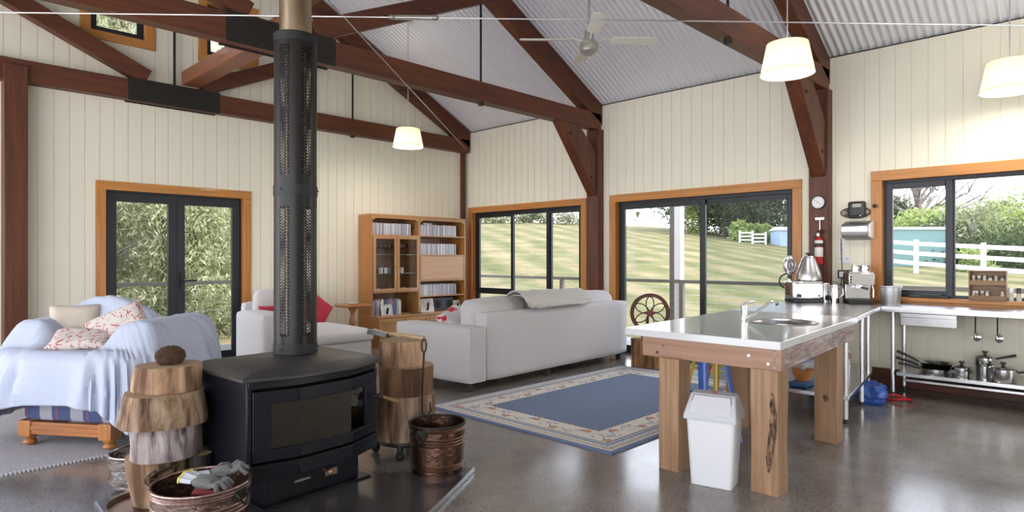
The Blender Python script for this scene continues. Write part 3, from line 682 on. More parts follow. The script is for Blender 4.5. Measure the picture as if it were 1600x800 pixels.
# right stack on a black cast base
rx, ry = 2.69, 3.70
t = thing('cast_iron_base', 'black cast iron stand with ball feet under the right log stack', 'stand', (rx, ry, 0))
b = MB().lathe([(0, .085), (.19, .085), (.205, .10), (.20, .122), (0, .122)], n=40); b.build('plate', M['iron'], t)
for a in (225, 305, 45, 135):
    ux, uy = math.cos(R(a)), math.sin(R(a))
    MB().tube([(ux * .15, uy * .15, .095), (ux * .19, uy * .19, .085), (ux * .205, uy * .205, .04)], [.03, .026, .018], 10).ball((ux * .205, uy * .205, .032), .032).build('foot', M['iron'], t)
gR = 'sawn log rounds stacked right of the wood heater'
log('log_round', 'broad dark log with a split flank, lowest of the right stack', rx, ry, .123, .425, .222, .212, M['brownbark'], 21, gR)
log('log_round', 'reddish brown log round in the middle of the right stack', rx + .012, ry - .004, .427, .622, .19, .196, bark('red_brown_log', (.07, .03, .012), (.19, .095, .045), (.27, .155, .08), 9, .1, .5), 25, gR)
log('log_round', 'pale split log carrying the axe on the right stack', rx - .015, ry + .012, .624, .80, .158, .152, M['split'], 28, gR)
ri = Vector((.699, -.7152, 0)); fo = Vector((.7152, .699, 0))
t = thing('splitting_axe', 'axe with pale wooden handle lying on the right log stack', 'axe', (rx - .015, ry + .012, .80))
hb = MB(); pa, pb = ri * -.13 + Vector((0, 0, .045)), ri * .165 - fo * .06 + Vector((0, 0, .018))
hb.tube([pa, (pa + pb) / 2 + Vector((0, 0, .006)), pb], [.014, .015, .018], 10); hb.build('handle', wood('ash_handle', (.42, .27, .13), (.60, .42, .24), 0, 12), t)
c = ri * -.13 + Vector((0, 0, .04))
hd = MB(); pr_ = [(-.032, .0), (-.03, .06), (-.048, .115), (.048, .115), (.03, .06), (.032, 0), (.03, -.045), (-.03, -.045)]
Mh = Matrix.Translation(c) @ Matrix.Rotation(R(-45 + 62), 4, 'Z') @ Matrix.Rotation(R(8), 4, 'X')
hd.prism(pr_, -.016, .016, M=Mh).build('axe_head', plain('dull_axe_steel', (.12, .12, .12), .4, .8), t, bevel=.004)
b = MB(); q = Vector((2.655, 3.455, 0))
b.tube([q + Vector((0, 0, .33)), q + Vector((.004, -.004, .55)), q + Vector((.01, -.01, .74))], .0065, 8)
lo = [q + Vector((.01, -.01, .74)) + ri * (.016 * math.sin(a)) + Vector((0, 0, .045 - .045 * math.cos(a))) for a in [2 * PI * i / 18 for i in range(19)]]
b.tube(lo, .006, 8); b.tube([q + Vector((0, 0, .33)), q + ri * .035 + Vector((0, 0, .30)), q + ri * .06 + Vector((0, 0, .34)), q + ri * .055 + Vector((0, 0, .40))], [.0065, .007, .007, .004], 8)
o = b.build('fire_poker', M['iron']); tag(o, 'black iron fire poker leaning on the right log stack', 'fire poker')
# ------------------------------------------------------------------ rugs
def stripes_mat(name, c1, c2, sc, axis='X', dist=0, base=None, rough=.95):
    m, nt, b = newmat(name); v = coord(nt); w = N(nt, 'ShaderNodeTexWave', bands_direction=axis, Scale=float(sc), Distortion=float(dist), Detail=2.0); L(nt, v, w.inputs['Vector'])
    r = ramp(nt, [(.3, c1), (.7, c2)]); L(nt, w.outputs['Fac'], r.inputs['Fac']); b.inputs['Roughness'].default_value = rough
    n = N(nt, 'ShaderNodeTexNoise', Scale=60.0, Detail=3.0); L(nt, v, n.inputs['Vector']); r2 = ramp(nt, [(.3, (.72,) * 3), (.7, (1, 1, 1))]); L(nt, n.outputs['Fac'], r2.inputs['Fac'])
    mx = N(nt, 'ShaderNodeMix', data_type='RGBA', blend_type='MULTIPLY'); mx.inputs[0].default_value = 1; L(nt, r.outputs['Color'], mx.inputs[6]); L(nt, r2.outputs['Color'], mx.inputs[7]); L(nt, mx.outputs[2], b.inputs['Base Color'])
    bp = N(nt, 'ShaderNodeBump', Strength=.5, Distance=.006); L(nt, w.outputs['Fac'], bp.inputs['Height']); L(nt, bp.outputs['Normal'], b.inputs['Normal'])
    return m
t = thing('woven_rug', 'pale grey woven rug under the draped armchair', 'rug', (1.2, 6.3, 0))
MB().box(-1.9, 1.5, -1.19, 1.2, 0, .012).build('pile', stripes_mat('grey_weave', (.46, .43, .445), (.58, .55, .56), 30, 'Y', 3), t)
b = MB()
for i in range(150): b.box(-1.9 + i * .0227, -1.9 + i * .0227 + .012, -1.212, -1.185, .001, .0145)
b.build('edge_stitching', plain('white_yarn', (.62, .60, .60), .9), t)

RX0, RX1, RY0, RY1 = 3.66, 6.76, 2.60, 4.66
cx, cy, hx, hy = (RX0 + RX1) / 2, (RY0 + RY1) / 2, (RX1 - RX0) / 2, (RY1 - RY0) / 2
t = thing('patterned_rug', 'blue rug with a cream floral border beside the island', 'rug', (cx, cy, 0))
cream = fabric('rug_cream_wool', (.74, .69, .60), None, 90, .95, .4); blue = fabric('rug_blue_wool', (.115, .165, .275), (.085, .13, .23), 70, .95, .4)
navy = fabric('rug_navy_wool', (.05, .065, .13), None, 90); mid_ = fabric('rug_slate_blue_wool', (.16, .21, .36), None, 90); orange = fabric('rug_terracotta_wool', (.50, .20, .10), None, 90); tan = fabric('rug_sand_wool', (.50, .40, .28), None, 90); lilac = fabric('rug_dusty_blue_wool', (.24, .26, .38), None, 90)
b = MB(); zt = .012
def band(d0, d1, mi, z=zt):
    X0, X1, Y0, Y1 = hx - d0, hx - d1, hy - d0, hy - d1
    o = [(-X0, -Y0), (X0, -Y0), (X0, Y0), (-X0, Y0)]; i_ = [(-X1, -Y1), (X1, -Y1), (X1, Y1), (-X1, Y1)]
    b.add([(x, y, z) for x, y in o + i_], [(k, (k + 1) % 4, 4 + (k + 1) % 4, 4 + k) for k in range(4)], mi)
b.box(-hx, hx, -hy, hy, 0, zt - .0006, 3)
band(0, .035, 3); band(.035, .06, 0); band(.06, .085, 5); band(.085, .125, 0); band(.125, .15, 3); band(.15, .165, 0); band(.165, .18, 2); band(.18, .40, 0); band(.40, .418, 2)
X, Y = hx - .418, hy - .418; b.add([(-X, -Y, zt), (X, -Y, zt), (X, Y, zt), (-X, Y, zt)], [(0, 1, 2, 3)], 1)
# dashed inner edge, scalloped outer line, vines and flowers of the border
def flat(pts, w, mi, z):
    vs = []
    for i, p in enumerate(pts):
        q = pts[min(i + 1, len(pts) - 1)]; o = pts[max(i - 1, 0)]; d = Vector((q[0] - o[0], q[1] - o[1])).normalized(); nx, ny = -d.y * w / 2, d.x * w / 2
        if i in (0, len(pts) - 1): nx *= .4; ny *= .4
        vs += [(p[0] + nx, p[1] + ny, z), (p[0] - nx, p[1] - ny, z)]
    b.add(vs, [(2 * i, 2 * i + 1, 2 * i + 3, 2 * i + 2) for i in range(len(pts) - 1)], mi)
def blob(x, y, rx_, ry_, a, mi, z, n=10):
    b.add([(x + rx_ * math.cos(u) * math.cos(a) - ry_ * math.sin(u) * math.sin(a), y + rx_ * math.cos(u) * math.sin(a) + ry_ * math.sin(u) * math.cos(a), z) for u in [2 * PI * i / n for i in range(n)]], [tuple(range(n))], mi)
def edge_frame(side):                 # along the border strip: origin, direction, inward, length
    return {0: ((-hx, -hy), (1, 0), (0, 1), 2 * hx), 1: ((hx, -hy), (0, 1), (-1, 0), 2 * hy), 2: ((hx, hy), (-1, 0), (0, -1), 2 * hx), 3: ((-hx, hy), (0, -1), (1, 0), 2 * hy)}[side]
for side in range(4):
    (ox, oy), (dx, dy), (ix, iy), ln = edge_frame(side)
    P2 = lambda s, d: (ox + dx * s + ix * d, oy + dy * s + iy * d)
    s = .42
    while s < ln - .42:
        flat([P2(s, .409), P2(s + .028, .409)], .013, 0, zt + .0006); s += .056
    flat([P2(.05 + (ln - .1) * i / 120, .105 + .010 * math.sin(i * 1.3)) for i in range(121)], .006, 3, zt + .0006)
    s = .30; k = 0
    while s < ln - .28:
        up = 1 if k % 2 else -1
        flat([P2(s + .26 * i / 12, .29 + up * .055 * math.sin(2 * PI * i / 12)) for i in range(13)], .010, 6, zt + .0006)
        flat([P2(s + .10 + .05 * math.cos(q) * (1 - q / 9), .29 + up * (.045 + .035 * math.sin(q))) for q in [i * .45 for i in range(12)]], .009, 6, zt + .0007)
        fx, fy = P2(s + .20, .29 - up * .05)
        for q in range(5): blob(fx + .026 * math.cos(q * 1.257), fy + .026 * math.sin(q * 1.257), .022, .014, q * 1.257, 4, zt + .0008)
        blob(fx, fy, .011, .011, 0, 5, zt + .0011)
        for q in (-1, 1):
            gx, gy = P2(s + .06 + .09 * (q > 0), .29 + q * .045); blob(gx, gy, .032, .010, math.atan2(dy, dx) + q * .7, 6 if q > 0 else 5, zt + .0009)
        s += .27; k += 1
b.build('woven_field', [cream, blue, navy, mid_, orange, tan, lilac], t, recalc=False, flat=True)

# ------------------------------------------------------------------ armchair under a pale throw
AC = (1.02, 5.50, 0.0155); AR = R(-55.6)
M['pine'] = [wood('orange_pine_%s' % 'xyz'[a], (.36, .12, .03), (.55, .22, .06), a, 9, .35, .25) for a in range(3)]
# plaid cloth
m, nt, b_ = newmat('plaid_upholstery'); tc = nt.nodes.new('ShaderNodeTexCoord'); sx = nt.nodes.new('ShaderNodeSeparateXYZ'); L(nt, tc.outputs['Object'], sx.inputs[0])
def sq(sock, per, lo, hi): f = mth(nt, 'FRACT', mth(nt, 'MULTIPLY', sock, 1 / per)); return mth(nt, 'MULTIPLY', mth(nt, 'GREATER_THAN', f, lo), mth(nt, 'LESS_THAN', f, hi))
base = N(nt, 'ShaderNodeMix', data_type='RGBA'); base.inputs[6].default_value = rgb((.06, .075, .17)); base.inputs[7].default_value = rgb((.55, .53, .52))
L(nt, mth(nt, 'MULTIPLY', mth(nt, 'ADD', sq(sx.outputs[0], .26, .1, .5), sq(sx.outputs[2], .26, .3, .62)), .5), base.inputs[0])
red = N(nt, 'ShaderNodeMix', data_type='RGBA'); red.inputs[7].default_value = rgb((.30, .07, .07)); L(nt, base.outputs[2], red.inputs[6])
L(nt, mth(nt, 'MULTIPLY', mth(nt, 'MINIMUM', mth(nt, 'ADD', sq(sx.outputs[0], .26, .62, .67), sq(sx.outputs[2], .26, .16, .22)), 1), .8), red.inputs[0]); L(nt, red.outputs[2], b_.inputs['Base Color']); b_.inputs['Roughness'].default_value = .9
t = thing('armchair', 'deep armchair with turned orange wood feet under a pale blue throw', 'armchair', AC, AR)
for x in (-.335, .335):
    for y in (.02, .86):
        f = MB().box(x - .052, x + .052, y - .052, y + .052, .068, .185).build('leg', M['pine'][2], t, bevel=.006)
        MB().lathe([(.028, 0), (.040, .008), (.046, .02), (.040, .032), (.030, .040), (.036, .048), (.044, .056), (.046, .068)], (x, y, 0), 20).build('bun_foot', M['pine'][2], f)
fr = MB().box(-.30, .30, -.022, .022, .085, .175).box(-.30, .30, .84, .88, .085, .175).box(-.355, -.315, .05, .83, .085, .175).box(.315, .355, .05, .83, .085, .175)
fr.box(-.30, .30, -.028, -.020, .115, .145); fr.build('rail', M['pine'][0], t, bevel=.005)
MB().soft((0, .43, .36), (.78, .86, .38), .05, 8).build('upholstered_base', m, t)
MB().soft((0, .30, .60), (.60, .66, .15), .05, 8, (0, 0, .02)).build('seat_cushion', m, t)
bk = MB()
for x in (-.45, .40): bk.soft((x, .46, .56), (.24, .56, .34), .12, 8)
bk.build('arms', m, t)
MB().soft((-.17, .66, .60), (.60, .18, .54), .09, 8).build('backrest', m, t)
# the throw
M['throw'] = fabric('pale_blue_cotton_throw', (.50, .545, .66), (.45, .49, .60), 120, .92, .15)
def smax(a, b, k=.05):
    h = max(0, min(1, .5 + .5 * (a - b) / k)); return a * h + b * (1 - h) + k * h * (1 - h)
def Hc(x, y):
    z = .685 - .045 * max(0, 1 - ((x + .03) / .34) ** 2) * max(0, min(1, y / .3))
    for c, tp in ((-.50, .885), (.41, .895)):
        d = abs(x - c)
        az = tp - .20 + .20 * math.sqrt(max(0, 1 - (d / .21) ** 2)) if d < .21 else 0
        ra = max(0, min(1, (y - .03) / .17)); ra = ra * ra * (3 - 2 * ra)
        if az > z: z = smax(z, z + (az - z) * ra, .04)
    ub = abs(x + .19) / .50
    bz = .80 + .24 * math.cos(min(1, ub) * PI / 2) ** .7; fall = max(0, min(1, (y - .60) / .30)); bz -= (.20 if x > -.1 else .12) * fall * fall * (3 - 2 * fall)
    rise = max(0, min(1, (y - .42) / .14)); rise = rise * rise * (3 - 2 * rise)
    z = max(z, z + (bz - z) * rise) if bz > z else z
    return z
def bound(a):
    c, s = math.cos(a), math.sin(a); e = 2 / 4.6
    return math.copysign(abs(c) ** e, c) * .665 - .05, math.copysign(abs(s) ** e, s) * .52 + .45
def hem(a):
    d = math.degrees(a) % 360
    pts = [(0, .14), (60, .16), (90, .22), (180, .16), (225, .10), (240, .17), (255, .27), (270, .33), (285, .29), (303, .16), (312, .12), (330, .13), (360, .14)]
    for (p, u), (q, w_) in zip(pts, pts[1:]):
        if p <= d <= q: return u + (w_ - u) * (d - p) / (q - p)
nth, nr, nd = 220, 26, 22; vs = []
for j in range(nr + nd + 1):
    for i in range(nth):
        a = 2 * PI * i / nth; bx, by = bound(a)
        if j <= nr:
            q = (j / nr) ** .8; x, y = -.05 + (bx + .05) * q, .45 + (by - .45) * q; z = Hc(x, y)
            edge = max(0, (q - .86) / .14); z -= .035 * edge * edge
            wr = noise.noise(Vector((x * 9, y * 5, 3.1))) * .013 + abs(noise.noise(Vector((x * 17 - y * 6, y * 6 + x * 4, 5)))) * .012 + abs(noise.noise(Vector((x * 5 + y * 9, y * 3 - x * 2, 8)))) * .016
            z += wr + .006
            if q > .55: z -= .022 * ((q - .55) / .45) ** 1.5 * abs(noise.noise(Vector((math.cos(a) * 11, math.sin(a) * 11, q * .7)))) * 2
        else:
            q = (j - nr) / nd; z0 = Hc(bx, by) - .035; zh = hem(a); z = z0 + (zh - z0) * (q ** .92)
            dirx, diry = bx + .05, by - .45; l = math.hypot(dirx, diry); dirx /= l; diry /= l
            fold = (math.sin(a * 34 + 3 * noise.noise(Vector((math.cos(a) * 4, math.sin(a) * 4, 1)))) * .55 + noise.noise(Vector((math.cos(a) * 16, math.sin(a) * 16, q * 1.2))) + .28 * math.sin(a * 83 + 5 * noise.noise(Vector((math.cos(a) * 7, math.sin(a) * 7, q * .8))))) * .038 * min(1, q * 1.5 + .22)
            off = .012 + .055 * math.sin(min(1, q * 1.3) * PI / 2) + fold
            x, y = bx + dirx * off, by + diry * off
        vs.append((x, y, z))
b = MB(); b.add(vs, [(j * nth + i, j * nth + (i + 1) % nth, (j + 1) * nth + (i + 1) % nth, (j + 1) * nth + i) for j in range(nr + nd) for i in range(nth)])
o = b.build('throw_sheet', M['throw'], loc=AC, rot=(0, 0, AR), ang=70); tag(o, 'pale blue cotton throw draped over the deep armchair', 'throw')
sm = o.modifiers.new('thick', 'SOLIDIFY'); sm.thickness = .004; sm.offset = 1
def blotch(name, base_c, mark, sc, th, dist=.5):
    m, nt, b = newmat(name); v = coord(nt); n = N(nt, 'ShaderNodeTexNoise', Scale=float(sc), Detail=3.0, Distortion=float(dist)); L(nt, v, n.inputs['Vector'])
    r = ramp(nt, [(th, base_c), (th + .03, mark)]); L(nt, n.outputs['Fac'], r.inputs['Fac']); L(nt, r.outputs['Color'], b.inputs['Base Color']); b.inputs['Roughness'].default_value = .9
    return m
M['beigec'] = fabric('beige_linen', (.62, .54, .45), None, 150)
M['florc'] = blotch('red_leaf_print', (.68, .62, .56), (.50, .16, .15), 17, .56, 2.5)
def cushion(label, mat, loc, w, h, th, rot, group=None, seed=0):
    b = MB().pillow((0, 0, 0), w, h, th, seed=seed)
    o = b.build('cushion', mat, loc=loc, rot=rot, ang=80); return tag(o, label, 'cushion', group)
def acl(x, y, z): c, s = math.cos(AR), math.sin(AR); return (AC[0] + x * c - y * s, AC[1] + x * s + y * c, z)
cushion('plain beige linen cushion propped upright on the draped armchair', M['beigec'], acl(-.33, .40, .875), .36, .29, .13, (R(72), 0, R(-22)), seed=1)
cushion('white cushion with red leaf print lying flat on the seat of the draped armchair', M['florc'], acl(-.09, .22, .76), .42, .24, .11, (R(28), R(4), R(-28)), seed=2)
cushion('white cushion with red leaf print leaning on the back of the draped armchair', M['florc'], acl(.04, .42, .85), .44, .30, .12, (R(52), R(-26), R(-18)), seed=3)

# ------------------------------------------------------------------ white chaise by the gable wall
M['linen'] = fabric('off_white_linen', (.66, .63, .62), (.58, .55, .55), 160, .92, .3)
t = thing('chaise_longue', 'white upholstered chaise with one arm against the gable wall', 'chaise', (4.0, 8.0, 0))
MB().soft((-.42, .06, .365), (.33, .84, .65), .06, 8, (.01, 0, .015)).build('armrest', M['linen'], t)
MB().soft((.12, -.18, .20), (.92, 1.64, .26), .03, 8).build('seat_base', M['linen'], t)
MB().soft((.14, -.24, .395), (.92, 1.62, .17), .07, 10, (.02, .02, .03)).build('seat_cushion', M['linen'], t)
MB().soft((.09, .59, .42), (1.05, .16, .74), .05, 8).build('backrest', M['linen'], t)
MB().soft((.10, .42, .70), (.92, .20, .50), .09, 10, (0, .04, .03), M=Matrix.Rotation(R(8), 4, 'X'), wob=.01).build('back_cushion', M['linen'], t)
for x in (-.28, .5):
    for y in (-.92, .6): MB().box(x - .025, x + .025, y - .025, y + .025, 0, .075).build('leg', M['black'], t)
M['red'] = fabric('raspberry_red_cloth', (.50, .035, .07), (.40, .025, .05), 90)
cushion('red cushion leaning at the open end of the white chaise', M['red'], (4.40, 8.12, .66), .42, .42, .15, (R(66), R(38), R(-8)), seed=4)
cushion('small red cushion tucked beside the arm of the white chaise', M['red'], (3.80, 8.22, .61), .33, .30, .12, (R(72), 0, R(6)), seed=5)
cushion('small red cushion overlapping the one beside the chaise arm', M['red'], (4.02, 8.15, .62), .33, .32, .12, (R(68), R(6), R(-10)), seed=6)
M['oak'] = [wood('honey_oak_%s' % 'xyz'[a], (.40, .19, .065), (.55, .29, .11), a, 9, .4, .15, .2) for a in range(3)]
M['side'] = plain('orange_veneer', (.50, .215, .055), .38, var=(.43, .17, .04), vs=2, coat=.2, stretch=(3, 3, .3))
t = thing('side_table', 'small round pedestal side table with turned column by the wall unit', 'side table', (5.0, 8.16, 0))
MB().lathe([(0, .675), (.235, .675), (.262, .690), (.262, .705), (.252, .712), (0, .712)], n=40).build('table_top', M['pine'][0], t)
MB().lathe([(.05, .12), (.06, .2), (.04, .26), (.034, .34), (.052, .44), (.034, .52), (.03, .58), (.055, .63), (.085, .675)], n=24).build('column', M['pine'][2], t)
for k in range(3):
    a = R(90 + 120 * k); MB().tube([(.03 * math.cos(a), .03 * math.sin(a), .17), (.13 * math.cos(a), .13 * math.sin(a), .13), (.23 * math.cos(a), .23 * math.sin(a), .02)], [.028, .024, .018], 8).build('leg', M['pine'][0], t)
o = MB().lathe([(0, .0), (.04, .0), (.07, .016), (.068, .018), (.038, .005), (0, .005)], n=24).build('dish', M['white'], loc=(4.99, 8.13, .712)); tag(o, 'small white dish on the round side table', 'dish')

# ------------------------------------------------------------------ wall unit
BX0, BX1, BY0, BYB, BYU = 5.48, 7.42, 8.40, 8.765, 8.20
bc = thing('wall_unit', 'honey wood wall unit with glass doors, open shelves and base cupboards', 'bookcase', (6.45, 8.5, 0))
O = Vector(bc.location)
def wb(x0, x1, y0, y1, z0, z1): return MB().box(x0 - O.x, x1 - O.x, y0 - O.y, y1 - O.y, z0, z1)
XD = 6.405
wb(BX0, BX0 + .022, BY0, BYB, .485, 2.055).build('side_panel', M['side'], bc, bevel=.002)
wb(BX1 - .022, BX1, BY0, BYB, .485, 2.055).build('side_panel', M['side'], bc, bevel=.002)
wb(XD - .018, XD + .018, BY0, BYB, .485, 2.055).build('divider', M['oak'][2], bc, bevel=.002)
wb(BX0, BX1, BY0, BYB, 2.055, 2.08).build('top_board', M['oak'][0], bc, bevel=.002)
wb(BX0 + .02, BX1 - .02, BYB - .012, BYB, .485, 2.055).build('back_panel', wood('brown_back_board', (.20, .09, .035), (.28, .135, .055), 2, 7), bc)
for xa, xb in ((BX0 + .022, XD - .018), (XD + .018, BX1 - .022)):
    po = [(xa, 2.055), (xa, 1.985), (xa + .035, 1.99), (xa + .06, 2.015), (xb - .06, 2.015), (xb - .035, 1.99), (xb, 1.985), (xb, 2.055)]
    b = MB(); n = len(po); vs = [(x - O.x, BY0 - O.y + .0, z) for x, z in po] + [(x - O.x, BY0 - O.y + .018, z) for x, z in po]
    b.add(vs, [tuple(range(n)), tuple(range(2 * n - 1, n - 1, -1))] + [(i, (i + 1) % n, n + (i + 1) % n, n + i) for i in range(n)]); b.build('frieze', M['oak'][0], bc, bevel=.002)
SHL, SHR = [1.757, .857], [1.763, 1.445, 1.018, .758]
for z in SHL: wb(BX0 + .022, XD - .018, BY0 + (.0 if z > 1 else .0), BYB, z - .022, z).build('shelf', M['oak'][0], bc, bevel=.002)
for z in SHR: wb(XD + .018, BX1 - .022, BY0 + .004, BYB, z - .02, z).build('shelf', M['oak'][0], bc, bevel=.002)
# drop front
dp = wb(XD + .022, BX1 - .026, BY0 + .0, BY0 + .02, 1.022, 1.42); dp.build('drop_front', plain('pale_oak_panel', (.56, .34, .20), .42, var=(.49, .28, .155), vs=3, stretch=(.4, 1, 6)), bc, bevel=.004)
fr = wb(XD + .018, BX1 - .022, BY0 - .008, BY0 + .004, 1.018, 1.036); fr.box(XD + .018 - O.x, XD + .036 - O.x, BY0 - .008 - O.y, BY0 + .004 - O.y, 1.036, 1.425); fr.box(BX1 - .04 - O.x, BX1 - .022 - O.x, BY0 - .008 - O.y, BY0 + .004 - O.y, 1.036, 1.425)
fr.build('drop_front_frame', M['oak'][0], bc, bevel=.002)
# glass doors
for xa, xb, kx in ((BX0 + .026, 5.945, 5.915), (5.955, XD - .02, 5.985)):
    d = wb(xa, xa + .045, BY0 - .018, BY0 + .0, .86, 1.735); ox, oy = O.x, O.y
    for q in ((xb - .045, xb, .86, 1.735), (xa + .045, xb - .045, .86, .905), (xa + .045, xb - .045, 1.69, 1.735)): d.box(q[0] - ox, q[1] - ox, BY0 - .018 - oy, BY0 - oy, q[2], q[3])
    dd = d.build('glass_door', M['oak'][2], bc, bevel=.003)
    g = MB(); g.add([(xa + .04 - ox, BY0 - .009 - oy, .9), (xb - .04 - ox, BY0 - .009 - oy, .9), (xb - .04 - ox, BY0 - .009 - oy, 1.695), (xa + .04 - ox, BY0 - .009 - oy, 1.695)], [(0, 1, 2, 3)]); g.build('pane', M['glass'], dd, recalc=False, flat=True)
    MB().ball((kx - ox, BY0 - .03 - oy, 1.25), .011, 10, 8).build('knob', M['oak'][0], dd)
GS = [1.447, 1.144]
for z in GS: wb(BX0 + .022, XD - .018, BY0 + .03, BYB - .012, z - .008, z).build('glass_shelf', plain('green_edge_glass_shelf', (.35, .40, .38), .1, 0, spec=.6), bc)
# base cupboards
wb(BX0, BX1 + .02, BYU + .02, BYB, .0, .46).build('base_carcass', M['side'], bc, bevel=.002)
wb(BX0 - .01, BX1 + .03, BYU, BYB, .46, .485).build('base_top', M['oak'][0], bc, bevel=.003)
nd_ = 4; wd = (BX1 + .02 - BX0) / nd_
for k in range(nd_):
    xa, xb = BX0 + k * wd + .008, BX0 + (k + 1) * wd - .008
    d = wb(xa, xb, BYU + .004, BYU + .02, .05, .44); ox, oy = O.x, O.y
    for q in ((xa, xa + .05, .05, .44), (xb - .05, xb, .05, .44), (xa + .05, xb - .05, .05, .10), (xa + .05, xb - .05, .39, .44)): d.box(q[0] - ox, q[1] - ox, BYU - .008 - oy, BYU + .004 - oy, q[2], q[3])
    dd = d.build('cupboard_door', M['oak'][2], bc, bevel=.004)
    kx = xb - .085 if k % 2 == 0 else xa + .085
    MB().lathe([(.008, 0), (.009, .012), (.018, .02), (.016, .03), (0, .033)], (kx - ox, BYU + .004 - oy, .33), 14, M=Matrix.Rotation(R(90), 4, 'X')).build('knob', M['side'], dd)
# cases, books, glasses and frames on the shelves
M['dvd'] = randcol('case_spines', [(.52, .53, .58), (.66, .66, .70), (.42, .43, .50), (.74, .74, .77), (.55, .52, .56), (.34, .34, .40), (.60, .62, .68), (.70, .68, .72), (.25, .25, .30), (.62, .60, .66)], .4)
proto = MB().box(-.0072, .0072, -.067, .067, 0, .19).box(-.0062, .0062, -.0685, -.066, .012, .178).build('media_case', M['dvd'], bevel=.001, seg=1)
first = True
def row(x0, x1, z, yf, step, lab, grp):
    global first
    x = x0
    while x < x1:
        if first: o = proto; first = False
        else: o = proto.copy(); COL.objects.link(o)
        o.location = (x, yf + .07 + random.uniform(-.004, .006), z); o.scale = (1, 1, random.uniform(.94, 1.0)); tag(o, lab, 'disc case', grp)
        x += step
row(BX0 + .035, 6.265, 1.757, BY0 + .05, .0158, 'thin grey disc case in the row above the glass doors', 'disc cases above the glass doors')
row(XD + .03, 7.225, 1.763, BY0 + .04, .0158, 'thin grey disc case in the upright row on the top right shelf', 'disc cases on the top right shelf')
row(XD + .03, 7.225, 1.445, BY0 + .04, .0158, 'thin grey disc case in the upright row just above the pale drop front', 'disc cases above the drop front')
row(XD + .03, 7.225, .758, BY0 + .04, .0158, 'thin grey disc case in the upright row below the pale drop front', 'disc cases below the drop front')
o = MB().box(-.095, .095, -.068, .068, 0, .015).build('media_case', M['dvd'], loc=(6.62, BY0 + .115, 1.763 + .193)); tag(o, 'disc case lying flat on top of the top right row', 'disc case')
M['book'] = randcol('book_spines', [(.10, .16, .33), (.55, .56, .60), (.08, .10, .20), (.45, .14, .12), (.62, .60, .55), (.16, .30, .45), (.30, .30, .34), (.06, .06, .08), (.25, .10, .16), (.70, .70, .68)], .5)
paper = plain('page_paper', (.70, .66, .56), .8)
x = BX0 + .04; hts = [.23, .25, .25, .24, .26, .21, .25, .22, .24, .25, .235, .26, .245, .22, .25, .20, .23, .24, .22]; ths = [.028, .02, .03, .025, .018, .022, .034, .02, .026, .03, .018, .024, .03, .026, .02, .02, .036, .022, .028]
cols = ['red and blue', 'tall dark blue', 'pale', 'white', 'blue', 'grey', 'slim', 'thick', 'dark', 'light', 'narrow', 'broad', 'faded', 'small', 'upright', 'short', 'heavy', 'plain', 'last']
ordw = ['first', 'second', 'third', 'fourth', 'fifth', 'sixth', 'seventh', 'eighth', 'ninth', 'tenth', 'eleventh', 'twelfth', 'thirteenth', 'fourteenth', 'fifteenth', 'sixteenth', 'seventeenth', 'eighteenth', 'nineteenth']
for k, (h, w_) in enumerate(zip(hts, ths)):
    if x + w_ > 6.15: break
    d = .16 + .03 * ((k * 7) % 3) / 2
    bk = MB().box(0, w_, 0, d, 0, h).build('book', M['book'], loc=(x, BY0 + .02, .485), bevel=.002, seg=1)
    MB().box(.002, w_ - .002, .003, d + .001, h - .001, h + .0005).build('pages', paper, bk)
    tag(bk, '%s book from the left in the row on the lowest open shelf' % ordw[k], 'book', 'books on the lowest open shelf'); x += w_ + .003
# stemware, mugs and small cups behind the glass doors
cup = glassmat('drinking_glass', (1, 1, 1), 1.3)
gob = MB().shell([(.0, .0), (.032, .002), (.006, .008), (.004, .07), (.012, .08), (.034, .11), (.036, .14), (.030, .175)], n=18).build('wine_glass', cup, recalc=False, ang=60)
mug = MB().lathe([(0, 0), (.036, 0), (.038, .09), (.035, .09), (.033, .006), (0, .005)], n=18).build('mug', randcol('mug_glaze', [(.75, .74, .72), (.12, .12, .14), (.5, .5, .55), (.85, .85, .85), (.25, .22, .2)], .25))
mh = MB().tube([(.036, 0, .07), (.058, 0, .068), (.062, 0, .045), (.054, 0, .024), (.036, 0, .02)], .005, 8).build('handle', plain('mug_handle_glaze', (.5, .5, .5), .3), mug)
small = MB().lathe([(0, 0), (.026, 0), (.032, .05), (.029, .05), (.024, .005), (0, .004)], n=16).build('small_cup', randcol('cup_glaze', [(.85, .85, .83), (.06, .06, .07), (.8, .8, .8)], .25))
used = set()
def put(src, x, y, z, lab, cat, grp):
    if src.name in used: o = copy_thing(src)
    else: o = src; used.add(src.name)
    o.location = (x, y, z); o.rotation_euler = (0, 0, random.uniform(0, 6)); tag(o, lab, cat, grp)
for k in range(13):
    for rw in range(2):
        x = BX0 + .07 + k * .078 + rw * .03
        if x > XD - .06 or abs(x - 5.95) < .012: continue
        put(gob, x, BY0 + .09 + rw * .12, GS[0], 'clear stemmed glass on the upper glass shelf behind the %s glass door' % ('left' if x < 5.95 else 'right'), 'wine glass', 'stemmed glasses behind the %s glass door' % ('left' if x < 5.95 else 'right'))
for k, x in enumerate((5.72, 5.82, 5.90, 6.03, 6.12)): put(mug, x, BY0 + .11, GS[1], '%s mug from the left on the lower glass shelf' % ordw[k], 'mug', 'mugs on the lower glass shelf')
for k, x in enumerate((5.57, 5.65, 5.73, 5.87, 6.05, 6.15, 6.24)): put(small, x, BY0 + .08, .857, '%s small cup from the left inside the glass doors at the bottom' % ordw[k], 'cup', 'small cups at the bottom of the glass cabinet')
